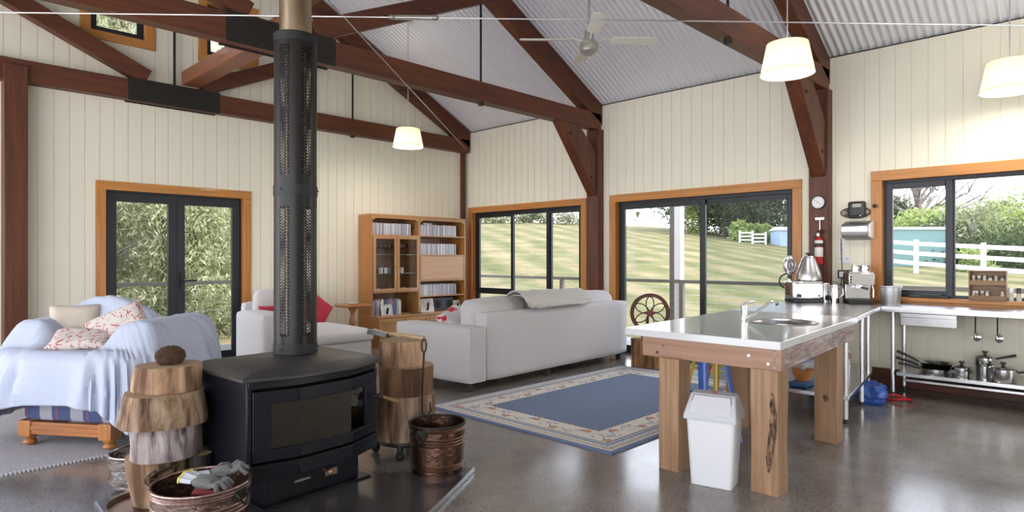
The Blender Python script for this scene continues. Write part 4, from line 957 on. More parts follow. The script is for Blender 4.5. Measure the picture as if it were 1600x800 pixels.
def photo_frame(label, x, y, z, w, h, rz, mat, pic):
    t = thing('picture_frame', label, 'picture frame', (x, y, z), rz); Mt = Matrix.Rotation(R(-12), 4, 'X')
    f = MB()
    for q in ((-w / 2, -w / 2 + .014, 0, h), (w / 2 - .014, w / 2, 0, h), (-w / 2, w / 2, 0, .014), (-w / 2, w / 2, h - .014, h)): f.box(q[0], q[1], -.008, .008, q[2], q[3], M=Mt)
    f.build('frame', mat, t, bevel=.002); MB().box(-w / 2 + .012, w / 2 - .012, -.003, .004, .012, h - .012, M=Mt).build('picture', pic, t)
    MB().box(-.02, .02, .004, .010, 0, h * .7, M=Matrix.Translation((0, .0, 0)) @ Matrix.Rotation(R(14), 4, 'X')).build('back_stand', M['black'], t)
photo_frame('silver frame with a pale picture in front of the books', 5.735, BY0 - .05, .487, .20, .17, R(-4), M['steel'], blotch('faded_drawing', (.62, .64, .68), (.40, .42, .50), 14, .55))
photo_frame('white frame with a dark oval portrait on the bottom right shelf', 6.62, BY0 + .06, .487, .25, .22, R(-8), M['white'], blotch('portrait_print', (.72, .70, .70), (.16, .12, .14), 6, .55))
photo_frame('small metal frame at the right end of the bottom right shelf', 7.28, BY0 + .06, .487, .14, .16, R(-6), M['chrome'], blotch('garden_snapshot', (.66, .66, .60), (.30, .34, .22), 10, .5))
t = thing('radio', 'black stereo radio on the bottom right shelf of the wall unit', 'radio', (6.99, BY0 + .15, .487))
MB().box(-.22, .22, -.06, .08, 0, .225).build('body', M['black'], t, bevel=.006); MB().box(-.05, .05, -.064, -.058, .03, .20).build('front_panel', plain('blue_black_panel', (.03, .04, .075), .2), t)
for s in (-1, 1): MB().cyl((s * .135, -.058, .11), (s * .135, -.064, .11), .065, n=24).build('speaker_cone', plain('speaker_cloth', (.012,) * 3, .8), t)
o = MB().box(-.09, .09, -.03, .05, 0, .012).build('black_notebook', M['black'], loc=(6.28, BY0 - .08, .485)); tag(o, 'flat black notebook on the ledge right of the books', 'notebook')

# ------------------------------------------------------------------ big sofa seen from behind
M['sofa'] = fabric('ribbed_off_white_upholstery', (.60, .575, .57), (.52, .495, .495), 130, .92, .35)
t = thing('sofa', 'long off-white sofa turned away, facing the windows', 'sofa', (4.27, 4.77, 0), R(2.6))
MB().soft((.125, .60, .385), (.25, 1.20, .57), .022, 8, (0, 0, .012)).build('armrest', M['sofa'], t, ang=60)
MB().soft((2.885, .66, .385), (.25, 1.08, .57), .022, 8, (0, 0, .012)).build('armrest', M['sofa'], t, ang=60)
MB().soft((1.635, .10, .455), (2.75, .20, .71), .025, 10, (0, .012, .0)).build('back_panel', M['sofa'], t, ang=60)
MB().soft((1.50, .66, .23), (2.52, 1.04, .26), .03, 8).build('seat_base', M['sofa'], t)
for k in range(3): MB().soft((.67 + k * .84, .72, .43), (.82, .95, .17), .06, 8, (0, 0, .03)).build('seat_cushion', M['sofa'], t)
for k, (x, w_) in enumerate(((.68, .90), (1.56, .86), (2.47, .98))):
    MB().soft((x, .30, .70), (w_, .26, .46), .10, 10, (.01, .05, .025), M=Matrix.Rotation(R(-6), 4, 'X'), wob=.014, seed=k).build('back_cushion', M['sofa'], t, ang=70)
for x in (.10, 1.40, 2.93):
    for y in (.10, 1.08): MB().cyl((x, y, 0), (x, y, .105), .038, .045, n=4).build('leg', plain('dark_leg_timber', (.03, .022, .018), .4) if 'legm' not in M else M['legm'], t)
b = MB()
def drape(x0, x1, z0, h, y0, y1, seed, lap):
    n = 30; vs = []
    for i in range(n + 1):
        for j in range(17):
            x = x0 + (x1 - x0) * i / n; v_ = j / 16
            if v_ < .25: y, z = y0 - .008 - .012 * math.sin(v_ * 12), z0 - lap * (1 - v_ / .25)
            else: q = (v_ - .25) / .75; y, z = y0 + (y1 - y0) * q, z0 + h * math.sin(q * PI) ** .6
            w_ = noise.noise_vector(Vector((x * 3 + seed, y * 4, v_ * 2))) * .026; vs.append((x + w_.x, y + w_.y * .6, z + abs(w_.z) * .8 + .014 * noise.noise(Vector((x * 7, v_ * 5, seed)))))
    b.add(vs, [(i * 17 + j, (i + 1) * 17 + j, (i + 1) * 17 + j + 1, i * 17 + j + 1) for i in range(n) for j in range(16)])
drape(.86, 2.06, .905, .10, -.035, .34, 1, .06); drape(.90, 2.04, .880, .09, -.05, .34, 4, .065); drape(1.05, 2.08, .850, .08, -.06, .34, 8, .035)
o = b.build('folded_blanket', fabric('cream_blanket', (.60, .565, .53), None, 140), loc=t.location, rot=t.rotation_euler, recalc=False, ang=80); tag(o, 'folded cream blanket draped over the back of the long sofa', 'blanket')
sm = o.modifiers.new('thick', 'SOLIDIFY'); sm.thickness = .012
cushion('white cushion with red flowers by the arm of the long sofa', blotch('red_flower_print', (.62, .58, .58), (.52, .02, .06), 9, .57, .3), (4.66, 5.44, .69), .46, .34, .15, (R(38), R(-14), R(22)), seed=8)
t = thing('coffee_table', 'low dark coffee table between the long sofa and the wall unit', 'coffee table', (5.95, 7.05, 0))
MB().box(-.62, .62, -.37, .37, .42, .45).build('table_top', plain('dark_lacquer', (.018, .016, .016), .3), t, bevel=.004)
for x in (-.56, .56):
    for y in (-.31, .31): MB().box(x - .03, x + .03, y - .03, y + .03, 0, .42).build('leg', M['black'], t)

# ------------------------------------------------------------------ stump with iron flywheel mill
t = thing('timber_stump', 'split timber stump by the sliding door carrying the iron mill', 'stump', (7.06, 4.43, 0))
k = 0
for a, rr in ((0, 0), (20, .15), (80, .16), (140, .15), (200, .16), (255, .155), (315, .16)):
    k += 1; x, y = rr * math.cos(R(a)), rr * math.sin(R(a)); n = 12; vs = []
    hh = .315 + .02 * ((k * 5) % 3)
    for z in (0, .1, .2, hh):
        for i in range(n):
            u = 2 * PI * i / n; q = .088 * (1 + .25 * noise.noise(Vector((math.cos(u) * 1.4 + k * 3, math.sin(u) * 1.4, z * 2)))); vs.append((x + q * math.cos(u), y + q * math.sin(u), z))
    b = MB(); b.add(vs, [(j * n + i, j * n + (i + 1) % n, (j + 1) * n + (i + 1) % n, (j + 1) * n + i) for j in range(3) for i in range(n)] + [tuple(3 * n + i for i in range(n))])
    b.build('split_post', bark('split_red_timber', (.12, .05, .02), (.30, .15, .06), (.48, .27, .12), 12, .1, .6) if k == 1 else bpy.data.materials['split_red_timber'], t)
M['rust'] = plain('red_brown_cast_iron', (.13, .055, .035), .45, .2, var=(.085, .035, .025), vs=12)
mill = thing('iron_mill', 'red brown iron flywheel coffee mill on the stump', 'coffee mill', (7.06, 4.43, .359), R(-45.66))
wc = Vector((0, -.06, .325)); Rx = Matrix.Rotation(R(90), 4, 'X')
MB().shell([(.208, -.018), (.252, -.020), (.252, .020), (.208, .018), (.208, -.018)], wc, 56, M=Rx).build('flywheel_rim', M['rust'], mill)
b = MB()
for k in range(6):
    a = R(60 * k + 30); c = Vector((math.cos(a), 0, math.sin(a))); tt = Vector((-math.sin(a), 0, math.cos(a)))
    b.tube([wc + c * (.115 + .095 * math.cos(u)) + tt * (.05 * math.sin(u)) for u in [2 * PI * i / 20 for i in range(20)]], .0075, 6, closed=True)
b.build('petal_spokes', M['rust'], mill)
h = MB().lathe([(0, -.05), (.035, -.045), (.045, -.02), (.045, .03), (0, .035)], wc, 20, M=Rx); h.build('hub', plain('red_hub_enamel', (.22, .05, .05), .4), mill)
MB().lathe([(.09, 0), (.10, .02), (.045, .05), (.035, .12), (.04, .16), (0, .18)], (0, .06, 0), 24).build('mill_body', plain('red_mill_enamel', (.33, .02, .02), .35), mill)
MB().cyl(wc, (0, .07, wc.z), .016, n=12).cyl((0, .065, .15), (0, .065, wc.z + .015), .014, n=12).build('axle', M['iron'], mill)
# ------------------------------------------------------------------ kitchen island
M['slab'] = [wood('redgum_%s' % 'xyz'[a], (.28, .14, .068), (.50, .31, .175), a, 6, .5, .05, .3, dist=2.2) for a in range(3)]
M['apron'] = [wood('pink_hardwood_%s' % 'xyz'[a], (.37, .20, .13), (.47, .28, .19), a, 6, .5, .05, .2) for a in range(3)]
M['rough'] = wood('rough_sawn_grey_timber', (.22, .14, .115), (.66, .55, .52), 0, 13, .8, 0, .55)
bt = plain('grey_bench_stone', (.72, .73, .74), .14, spec=.6, coat=.3, var=(.67, .68, .69), vs=60)
isl = thing('kitchen_island', 'grey topped kitchen island on chunky timber legs', 'kitchen island', (4.66, 2.03, 0)); O = Vector(isl.location)
A_, B_, C_, D_ = (3.686, 2.505), (3.665, 1.43), (5.655, 1.585), (5.655, 2.66)
sc_ = Vector((4.86, 1.885)); sr = .235
quad = [Vector(p) for p in (A_, B_, C_, D_)]
def ray_out(a):
    d = Vector((math.cos(a), math.sin(a))); best = 9
    for p, q in zip(quad, quad[1:] + quad[:1]):
        e = q - p; den = d.x * e.y - d.y * e.x
        if abs(den) < 1e-9: continue
        w_ = p - sc_; t_ = (w_.x * e.y - w_.y * e.x) / den; u_ = (w_.x * d.y - w_.y * d.x) / den
        if t_ > 0 and -1e-6 <= u_ <= 1 + 1e-6: best = min(best, t_)
    return sc_ + d * best
angs = sorted([2 * PI * i / 64 for i in range(64)] + [math.atan2((p - sc_).y, (p - sc_).x) % (2 * PI) for p in quad]); n = len(angs)
vs = []
for z in (.9, .852):
    vs += [(sc_.x + sr * math.cos(a) - O.x, sc_.y + sr * math.sin(a) - O.y, z) for a in angs]; vs += [(ray_out(a).x - O.x, ray_out(a).y - O.y, z) for a in angs]
fs = []
for i in range(n):
    j = (i + 1) % n; fs += [(i, n + i, n + j, j), (2 * n + i, 2 * n + j, 3 * n + j, 3 * n + i), (n + i, 3 * n + i, 3 * n + j, n + j), (i, j, 2 * n + j, 2 * n + i)]
MB().add(vs, fs).build('worktop', bt, isl, bevel=.003)
def seg(p, q, t_, z0, z1):
    p, q = Vector((*p, 0)), Vector((*q, 0)); d = (q - p).normalized(); nr_ = Vector((-d.y, d.x, 0)) * t_
    return MB().prism([(v_.x - O.x, v_.y - O.y) for v_ in (p, q, q + nr_, p + nr_)], z0, z1)
ap = seg((3.705, 2.37), (3.70, 1.438), .05, .722, .852); ap.build('apron_front', M['apron'][1], isl, bevel=.004)
seg((3.703, 1.437), (5.56, 1.583), .05, .728, .852).build('apron_side', M['rough'], isl, bevel=.004)
seg((5.56, 2.44), (3.705, 2.375), .05, .725, .852).build('apron_side', M['apron'][0], isl, bevel=.004)
seg((5.56, 1.63), (5.56, 2.40), -.05, .725, .852).build('apron_back', M['apron'][1], isl, bevel=.004)
b = MB()
for y, z in ((2.255, .755), (2.215, .803), (1.63, .80), (1.513, .762)): b.cyl((3.703 - O.x, y - O.y, z), (3.694 - O.x, y - O.y, z), .009, n=10)
b.build('bolt_heads', M['chrome'], isl)
for x, y, w_, d_, s_ in ((3.735, 2.15, .15, .15, 1), (3.757, 1.53, .152, .158, 2), (5.12, 1.635, .145, .16, 3), (5.12, 2.33, .15, .19, 4)):
    b = MB(); kx = 6; vs = []
    for j in range(13):
        z = .728 * j / 12
        for i in range(4 * kx):
            sd, q = divmod(i, kx); u = -1 + 2 * q / kx
            px, py = [(u, -1), (1, u), (-u, 1), (-1, -u)][sd]
            wv = noise.noise(Vector((px * 1.5 + s_ * 7, py * 1.5, z * 3))) * .006
            X_, Y_ = px * (w_ / 2 + wv), py * (d_ / 2 + wv)
            vs.append((x - O.x + X_, y - O.y + Y_, z))
    m_ = 4 * kx; b.add(vs, [(j * m_ + i, j * m_ + (i + 1) % m_, (j + 1) * m_ + (i + 1) % m_, (j + 1) * m_ + i) for j in range(12) for i in range(m_)] + [tuple(range(m_ - 1, -1, -1)), tuple(12 * m_ + i for i in range(m_))])
    b.build('leg', M['slab'][2], isl, ang=40)
n = 26; vs = []
for i in range(n + 1):
    u = i / n; z = .60 - .47 * u; w_ = .019 * math.sin(PI * u) ** .6 + .002; cy0 = 1.489 - .014 * math.sin(u * 5) - .006 * noise.noise(Vector((u * 9, 1, 0)))
    for e in (-1, 1): vs.append((3.757 - .0815 - O.x - (.004 if e < 0 else .001), cy0 + e * w_ * (1 + .3 * noise.noise(Vector((u * 14, e, 3)))) - O.y, z))
MB().add(vs, [(2 * i, 2 * i + 1, 2 * i + 3, 2 * i + 2) for i in range(n)]).build('bark_pocket', bark('bark_inclusion', (.03, .018, .012), (.14, .08, .05), (.40, .25, .15), 40, .4, 1.0), isl, recalc=False)
kb = MB(); kb.add([(5.12 - .0745 - O.x, 1.632 + .022 * math.cos(a) * (1 + .2 * math.sin(3 * a)) - O.y, .33 + .03 * math.sin(a)) for a in [2 * PI * i / 16 for i in range(16)]], [tuple(range(16))]); kb.build('knot', bpy.data.materials['bark_inclusion'], isl, recalc=False, flat=True)
sk = MB().shell([(.255, .903), (.25, .906), (.228, .904), (.205, .88), (.19, .80), (.16, .785), (.03, .782), (.0, .781)], (sc_.x - O.x, sc_.y - O.y, 0), 56).build('sink_bowl', plain('satin_sink_steel', (.40, .40, .40), .24, 1), isl, ang=60)
MB().lathe([(0, .784), (.032, .785), (.036, .79), (.03, .79)], (sc_.x - O.x, sc_.y - O.y, 0), 20).build('drain', M['chrome'], sk)
tx, ty = 4.635, 2.08; ri = Vector((.699, -.7152, 0))
tp = thing('mixer_tap', 'chrome lever mixer tap beside the round sink on the island', 'tap', (tx, ty, .9006))
MB().lathe([(0, 0), (.03, 0), (.03, .006), (.023, .012), (.022, .10), (.026, .104), (.026, .125), (0, .135)], n=24).build('body', M['chrome'], tp)
MB().tube([ri * .018 + Vector((0, 0, .02)), ri * .10 + Vector((0, 0, .08)), ri * .19 + Vector((0, 0, .145)), ri * .225 + Vector((0, 0, .155)), ri * .245 + Vector((0, 0, .145))], [.012, .011, .010, .011, .013], 12).build('spout', M['chrome'], tp)
MB().cyl(ri * .244 + Vector((0, 0, .147)), ri * .25 + Vector((0, 0, .128)), .012, n=12).build('aerator', M['black'], tp)
MB().tube([Vector((0, 0, .13)), ri * .03 + Vector((0, 0, .147)), ri * .085 + Vector((0, 0, .152))], [.016, .011, .007], 10).build('lever', M['chrome'], tp)

# ------------------------------------------------------------------ swing-top bin
bn = thing('swing_bin', 'white plastic swing-top bin between the island legs', 'bin', (3.648, 1.825, 0), R(-77.9))
bn.scale = (1.09, 1.09, 1.06)
def rrect(w_, d_, r_, k=5):
    o = []
    for cx_, cy_, a0_ in ((w_ / 2 - r_, d_ / 2 - r_, 0), (-w_ / 2 + r_, d_ / 2 - r_, 90), (-w_ / 2 + r_, -d_ / 2 + r_, 180), (w_ / 2 - r_, -d_ / 2 + r_, 270)):
        o += [(cx_ + r_ * math.cos(R(a0_ + 90 * i / k)), cy_ + r_ * math.sin(R(a0_ + 90 * i / k))) for i in range(k + 1)]
    return o
MB().prism(rrect(.225, .165, .022), 0, .395, top=rrect(.268, .205, .026)).build('body', M['white'], bn, bevel=.004)
lid = MB(); lo, hi = rrect(.292, .228, .03), None
prof = [(-.114, .382), (-.114, .405), (-.035, .520), (.045, .528), (.112, .41), (.114, .382)]
W2 = [.146, .146, .122, .122, .146, .146]
vs = [(-w_, y, z) for (y, z), w_ in zip(prof, W2)] + [(w_, y, z) for (y, z), w_ in zip(prof, W2)]; k = len(prof)
lid.add(vs, [tuple(range(k)), tuple(range(2 * k - 1, k - 1, -1))] + [(i, i + 1, k + i + 1, k + i) for i in range(k - 1)]); ld = lid.build('lid', plain('pale_grey_plastic', (.54, .54, .57), .38), bn, bevel=.010, seg=3)
fl_ = MB(); sl = Vector((0, .079, .115)).normalized(); nr_ = Vector((0, -sl.z, sl.y)); p0 = Vector((0, -.107, .414)) + nr_ * .003
pts = [p0 + Vector((-.118, 0, 0)), p0 + Vector((.118, 0, 0)), p0 + sl * .115 + Vector((.100, 0, 0)), p0 + sl * .115 + Vector((-.100, 0, 0))]
fl_.add([p - nr_ * .006 for p in pts] + [p + nr_ * .002 for p in pts], [(0, 1, 2, 3), (7, 6, 5, 4), (0, 4, 5, 1), (1, 5, 6, 2), (2, 6, 7, 3), (3, 7, 4, 0)]); fl_.build('swing_flap', plain('flap_plastic', (.66, .66, .69), .38), ld, bevel=.003)
gp = [p0 + Vector((-.122, 0, -.004)), p0 + Vector((.122, 0, -.004)), p0 + sl * .119 + Vector((.104, 0, 0)), p0 + sl * .119 + Vector((-.104, 0, 0))]; MB().add([p - nr_ * .008 for p in gp] + [p - nr_ * .0015 for p in gp], [(0, 1, 2, 3), (7, 6, 5, 4), (0, 4, 5, 1), (1, 5, 6, 2), (2, 6, 7, 3), (3, 7, 4, 0)]).build('flap_gap', plain('flap_gap_grey', (.12, .12, .13), .5), ld)
MB().box(-.016, .016, -.006, .006, .526, .5295).build('red_badge', plain('red_badge', (.5, .03, .03), .4), ld)

# ------------------------------------------------------------------ metal stools behind the island
def stool(label, x, y, rz, col, h=.67):
    t = thing('metal_stool', label, 'stool', (x, y, 0), rz, None); mt = plain('stool_enamel_%d' % int(x * 100), col, .3, .1, coat=.3)
    MB().prism(rrect(.30, .30, .05), h - .028, h, mi=0).build('seat', mt, t, bevel=.006)
    for sx_ in (-1, 1):
        for sy_ in (-1, 1):
            b = MB(); tp_, bp_ = Vector((sx_ * .125, sy_ * .125, h - .03)), Vector((sx_ * .20, sy_ * .20, .0)); vs = []
            for p, w_ in ((bp_, .022), (bp_.lerp(tp_, .5), .044), (tp_, .058)):
                vs += [p + Vector((-sx_ * w_, 0, 0)), p + Vector((-sx_ * w_ * .3, sy_ * .004, 0)), p, p + Vector((sx_ * .004, -sy_ * w_ * .3, 0)), p + Vector((0, -sy_ * w_, 0)), p + Vector((-sx_ * .010, -sy_ * .010, 0))]
            b.add(vs, [(j * 6 + i, j * 6 + (i + 1) % 6, (j + 1) * 6 + (i + 1) % 6, (j + 1) * 6 + i) for j in range(2) for i in range(6)] + [tuple(range(6)), tuple(17 - i for i in range(6))]); b.build('leg', mt, t, ang=30)
    b = MB(); q = .16
    for p0, p1 in (((-q, -q), (q, -q)), ((q, -q), (q, q)), ((q, q), (-q, q)), ((-q, q), (-q, -q))): b.cyl((p0[0], p0[1], .30), (p1[0], p1[1], .30), .009, n=8)
    b.cyl((-q * .97, -q * .97, .36), (q * .97, q * .97, .36), .007, n=8); b.cyl((q * .97, -q * .97, .36), (-q * .97, q * .97, .36), .007, n=8); b.build('foot_rail', mt, t)
    if y > 2.7: t.location.z = .0145
    return t
stool('blue metal stool tucked under the island beside the white bin', 4.48, 2.33, R(72), (.035, .13, .50))
stool('yellow metal stool standing behind the blue one', 5.74, 2.855, R(72), (.50, .33, .02))
stool('red metal stool furthest along the back of the island', 6.52, 3.04, R(72), (.42, .02, .02))

# ------------------------------------------------------------------ stainless benches
ba = thing('steel_bench', 'stainless steel bench between the island and the wall carrying the coffee gear', 'bench', (6.6, 2.2, 0)); O = Vector(ba.location)
pa_ = [(5.66, 1.588), (7.135, 1.79), (7.135, 1.945), (7.585, 1.945), (7.585, 2.76), (5.66, 2.68)]
P_ = lambda pl: [(x - O.x, y - O.y) for x, y in pl]
MB().prism(P_(pa_), .862, .90).build('top', M['steel'], ba, bevel=.003)
MB().prism(P_([(5.70, 1.66), (7.1, 1.86), (7.5, 1.96), (7.5, 2.68), (5.70, 2.62)]), .20, .235).build('lower_shelf', M['steel'], ba, bevel=.003)
for x, y in ((5.74, 1.70), (6.55, 1.80), (7.06, 1.885), (5.74, 2.57), (7.46, 2.62)):
    lg = MB().cyl((x - O.x, y - O.y, .04), (x - O.x, y - O.y, .865), .020, n=16).cyl((x - O.x, y - O.y, .035), (x - O.x, y - O.y, .30), .0225, n=16).build('leg', M['steel'], ba)
    MB().cyl((x - O.x, y - O.y, 0), (x - O.x, y - O.y, .04), .017, n=12).build('foot', M['black'], lg)
bb = thing('steel_bench', 'long stainless steel bench with pans on its shelf under the kitchen window', 'bench', (7.44, .6, 0)); O = Vector(bb.location)
MB().box(7.155 - O.x, 7.70 - O.x, -.9 - O.y, 1.925 - O.y, .868, .90).box(7.155 - O.x, 7.175 - O.x, -.9 - O.y, 1.925 - O.y, .845, .868).build('top', M['steel'], bb, bevel=.003)
MB().box(7.17 - O.x, 7.68 - O.x, -.9 - O.y, 1.66 - O.y, .215, .25).box(7.19 - O.x, 7.68 - O.x, -.9 - O.y, 1.60 - O.y, .165, .19).build('lower_shelf', M['steel'], bb, bevel=.003)
for x, y in ((7.22, 1.70), (7.66, 1.70), (7.22, -.7), (7.66, -.7)):
    lg = MB().cyl((x - O.x, y - O.y, .04), (x - O.x, y - O.y, .87), .020, n=16).build('leg', M['steel'], bb)
    MB().cyl((x - O.x, y - O.y, 0), (x - O.x, y - O.y, .045), .017, n=12).build('foot', M['black'], lg)
dw = MB().box(7.20 - O.x, 7.60 - O.x, 1.165 - O.y, 1.629 - O.y, .718, .845).build('drawer', M['steel'], bb, bevel=.003)
MB().box(7.185 - O.x, 7.205 - O.x, 1.165 - O.y, 1.629 - O.y, .80, .84).build('drawer_pull', M['steel'], dw, bevel=.003)
M['pan'] = plain('polished_pan_steel', (.55, .55, .54), .14, 1)
M['bake'] = plain('black_bakelite', (.015, .015, .016), .35)
def pot(label, x, y, z, r, h, handle=None, lid=True, ears=False, cat='saucepan', grp=None):
    t = thing('saucepan', label, cat, (x, y, z), 0, grp)
    MB().lathe([(0, 0), (r * .95, 0), (r, .008), (r, h), (r + .004, h + .002), (r - .003, h), (r - .004, .008), (0, .006)], n=40).build('pan', M['pan'], t)
    if lid:
        l = MB().lathe([(r + .004, h + .003), (r * .9, h + .014), (r * .4, h + .026), (0, h + .03)], n=40).build('lid', M['pan'], t)
        MB().lathe([(.012, h + .026), (.012, h + .04), (.024, h + .05), (.022, h + .062), (0, h + .064)], n=18).build('knob', M['bake'], l)
    if handle is not None:
        a = handle; d = Vector((math.cos(a), math.sin(a), 0))
        MB().tube([d * r + Vector((0, 0, h * .8)), d * (r + .06) + Vector((0, 0, h * .8 + .012)), d * (r + .19) + Vector((0, 0, h * .8 + .035))], [.010, .011, .014], 10).build('handle', M['bake'], t)
    if ears:
        for s in (0, PI):
            a = s + .8; MB().tube([(r * math.cos(a - .2), r * math.sin(a - .2), h * .8), ((r + .03) * math.cos(a - .15), (r + .03) * math.sin(a - .15), h * .8), ((r + .03) * math.cos(a + .15), (r + .03) * math.sin(a + .15), h * .8), (r * math.cos(a + .2), r * math.sin(a + .2), h * .8)], .006, 8).build('handle', M['bake'], t)
    return t
zs = .2508
def fry(label, x, y, z, r, a, up):
    t = thing('frying_pan', label, 'frying pan', (x, y, z), 0, 'frying pans nested on the bench shelf')
    MB().lathe([(0, 0), (r * .78, 0), (r, .045), (r + .004, .046), (r * .78 - .002, .005), (0, .004)], n=40).build('pan', M['pan'], t)
    d = Vector((math.cos(a), math.sin(a), 0)); MB().tube([d * r * .97 + Vector((0, 0, .04)), d * (r + .05) + Vector((0, 0, .05 + up * .3)), d * (r + .19) + Vector((0, 0, .06 + up))], [.009, .011, .014], 10).build('handle', M['bake'], t)
aL = math.atan2(.60, -.35)
fry('bottom frying pan of the nested stack on the bench shelf', 7.42, 1.375, zs, .155, aL + .15, .03)
fry('middle frying pan of the nested stack on the bench shelf', 7.42, 1.375, zs + .026, .15, aL - .1, .045)
fry('top frying pan of the nested stack on the bench shelf', 7.425, 1.37, zs + .052, .145, aL - .35, .075)
pot('small lidded saucepan beside the frying pans on the bench shelf', 7.34, 1.148, zs, .078, .085, None, True, True)
pot('lidless small pot under another on the bench shelf', 7.47, .985, zs, .075, .105, None, False)
pot('lidded pot stacked on the small pot on the bench shelf', 7.47, .985, zs + .11, .08, .075, -.9, True)
pot('large lidded saucepan nearest the front edge of the bench shelf', 7.31, .829, zs, .108, .115, -1.5, True)
# ladles hanging under the bench
def ladle(label, y, bend):
    t = thing('ladle', label, 'ladle', (7.40, y, .865))
    p = [Vector((0, 0, -.0)), Vector((0, 0, -.10)), Vector((0, 0, -.20))]
    if bend: p = [Vector((0, .16, .0)), Vector((0, .15, -.012)), Vector((0, .03, -.015)), Vector((0, 0, -.04)), Vector((0, 0, -.20))]
    MB().tube(p, .006, 8).build('stem', M['plate'], t)
    q = Vector((-.7, -.7, .15)).to_track_quat('Z', 'Y').to_matrix().to_4x4()
    MB().shell([(0, -.022), (.022, -.018), (.036, -.006), (.042, .006), (.040, .007), (.030, -.004), (.012, -.014)], (-.01, -.01, -.232), 24, M=q).build('bowl', M['chrome'], t)
ladle('ladle with a bent arm hanging under the bench nearest the drawer', 1.05, True)
ladle('straight ladle hanging under the bench furthest from the drawer', .882, False)

# things on the benches
E_ = Vector
t = thing('toaster', 'wide chrome toaster with a black dial on the steel bench', 'toaster', (7.245, 2.565, .9005), R(-45))
MB().soft((0, .02, .135), (.34, .23, .20), .025, 8).build('body', M['chrome'], t, ang=60)
MB().box(-.165, .165, -.10, .13, 0, .04).build('base', M['black'], t, bevel=.006)
MB().box(-.15, .15, -.105, -.092, .06, .20).build('front_plate', M['chrome'], t, bevel=.004)
MB().cyl((-.11, -.105, .075), (-.11, -.125, .075), .022, n=20).build('dial', M['bake'], t)
MB().cyl((.11, -.105, .075), (.11, -.118, .075), .010, n=14).build('button', M['bake'], t)
for s in (-.045, .065): MB().box(-.13, .13, s - .014, s + .014, .232, .238).build('slot', M['black'], t)
t = thing('kettle', 'conical brushed steel vessel with black knob standing on the toaster', 'kettle', (7.265, 2.53, 1.139))
MB().lathe([(0, 0), (.128, 0), (.134, .012), (.130, .06), (.118, .10), (.066, .245), (.056, .252), (0, .256)], n=44).build('body', M['steel'], t, ang=25)
MB().lathe([(.058, .252), (.05, .268), (0, .274)], n=30).build('lid', M['chrome'], t)
MB().lathe([(.008, .27), (.012, .284), (.030, .292), (.028, .304), (0, .306)], n=20).build('knob', M['bake'], t)
t = thing('lever_juicer', 'chrome lever juicer with an oval head and black hoop handle', 'juicer', (7.12, 2.84, .90) if False else (7.325, 2.755, .9005), R(-45)); t.scale = (1.12, 1.12, 1.12)
MB().lathe([(0, 0), (.055, 0), (.058, .012), (.03, .03), (.024, .10), (.03, .22), (0, .23)], n=24).build('column', M['chrome'], t)
hq = Matrix.Rotation(R(90), 4, 'X'); MB().lathe([(0, -.03), (.05, -.028), (.062, -.012), (.064, .012), (.05, .028), (.04, .03), (.02, .022), (0, .022)], (0, 0, .36), 32, M=Matrix.Scale(1.55, 4, (0, 0, 1)) @ hq).build('oval_head', M['chrome'], t, ang=50)
MB().tube([(-.02 - .085 * math.sin(a), 0, .20 - .075 * math.cos(a)) for a in [PI * i / 14 for i in range(15)]], .008, 8).build('hoop_handle', M['bake'], t)
t = thing('canister', 'plain grey steel canister beside the toaster', 'canister', (7.42, 2.41, .90))
MB().lathe([(0, 0), (.052, 0), (.052, .20), (.046, .21), (0, .212)], n=32).build('body', M['steel'], t); MB().cyl((-.05, -.03, .05), (-.052, -.05, .05), .03, n=16).build('dark_badge', M['bake'], t)
t = thing('milk_jug', 'tall chrome jug with a looped handle next to the coffee machine', 'jug', (7.39, 2.30, .9005))
MB().lathe([(0, 0), (.045, 0), (.048, .05), (.040, .14), (.044, .19), (.041, .19), (.037, .14), (.044, .05), (0, .005)], n=32).build('body', M['chrome'], t)
MB().tube([(.0, -.042, .17), (-.005, -.085, .16), (-.006, -.09, .09), (0, -.046, .05)], .006, 8).build('handle', M['chrome'], t)
em = thing('espresso_machine', 'boxy steel espresso machine under the power points', 'coffee machine', (7.45, 2.08, .90), R(-58))
MB().box(-.125, .125, -.12, .11, .0, .045).build('drip_tray', M['bake'], em, bevel=.006); MB().box(-.125, .125, .02, .11, .045, .22).build('back', M['steel'], em, bevel=.006)
hd = MB().box(-.125, .125, -.11, .11, .20, .325).build('head', M['steel'], em, bevel=.008)
MB().box(-.115, .115, -.09, .10, .325, .34).build('cup_rail', M['chrome'], em, bevel=.004)
MB().cyl((0, -.05, .20), (0, -.05, .165), .034, n=24).build('group_head', M['chrome'], em); MB().cyl((0, -.06, .172), (.02, -.21, .165), .011, .014, n=12).build('portafilter_handle', M['bake'], em)
MB().tube([(.105, -.09, .21), (.115, -.105, .15), (.112, -.11, .07)], .006, 8).build('steam_wand', M['chrome'], em)
for k in range(3): MB().cyl((-.105, -.11, .225 + .03 * k), (-.105, -.118, .225 + .03 * k), .009, n=12).build('button', M['bake'], hd)
MB().cyl((.126, -.03, .27), (.15, -.03, .27), .018, n=16).build('side_knob', M['bake'], em)
for k, (x, y, lb) in enumerate(((7.43, 2.11, 'small steel jug standing on top of the coffee machine'), (7.50, 2.04, 'second steel jug on the coffee machine nearer the window'))):
    t = thing('small_jug', lb, 'jug', (x, y, 1.24)); MB().lathe([(0, 0), (.032, 0), (.034, .03), (.028, .075), (.026, .075), (.03, .03), (0, .004)], n=24).build('body', M['chrome'], t); MB().tube([(0, -.03, .065), (0, -.055, .055), (0, -.05, .02), (0, -.032, .015)], .005, 8).build('handle', M['bake'], t)
t = thing('aluminium_pot', 'dull aluminium pot standing on the corner of the window bench', 'pot', (7.56, 1.80, .90))
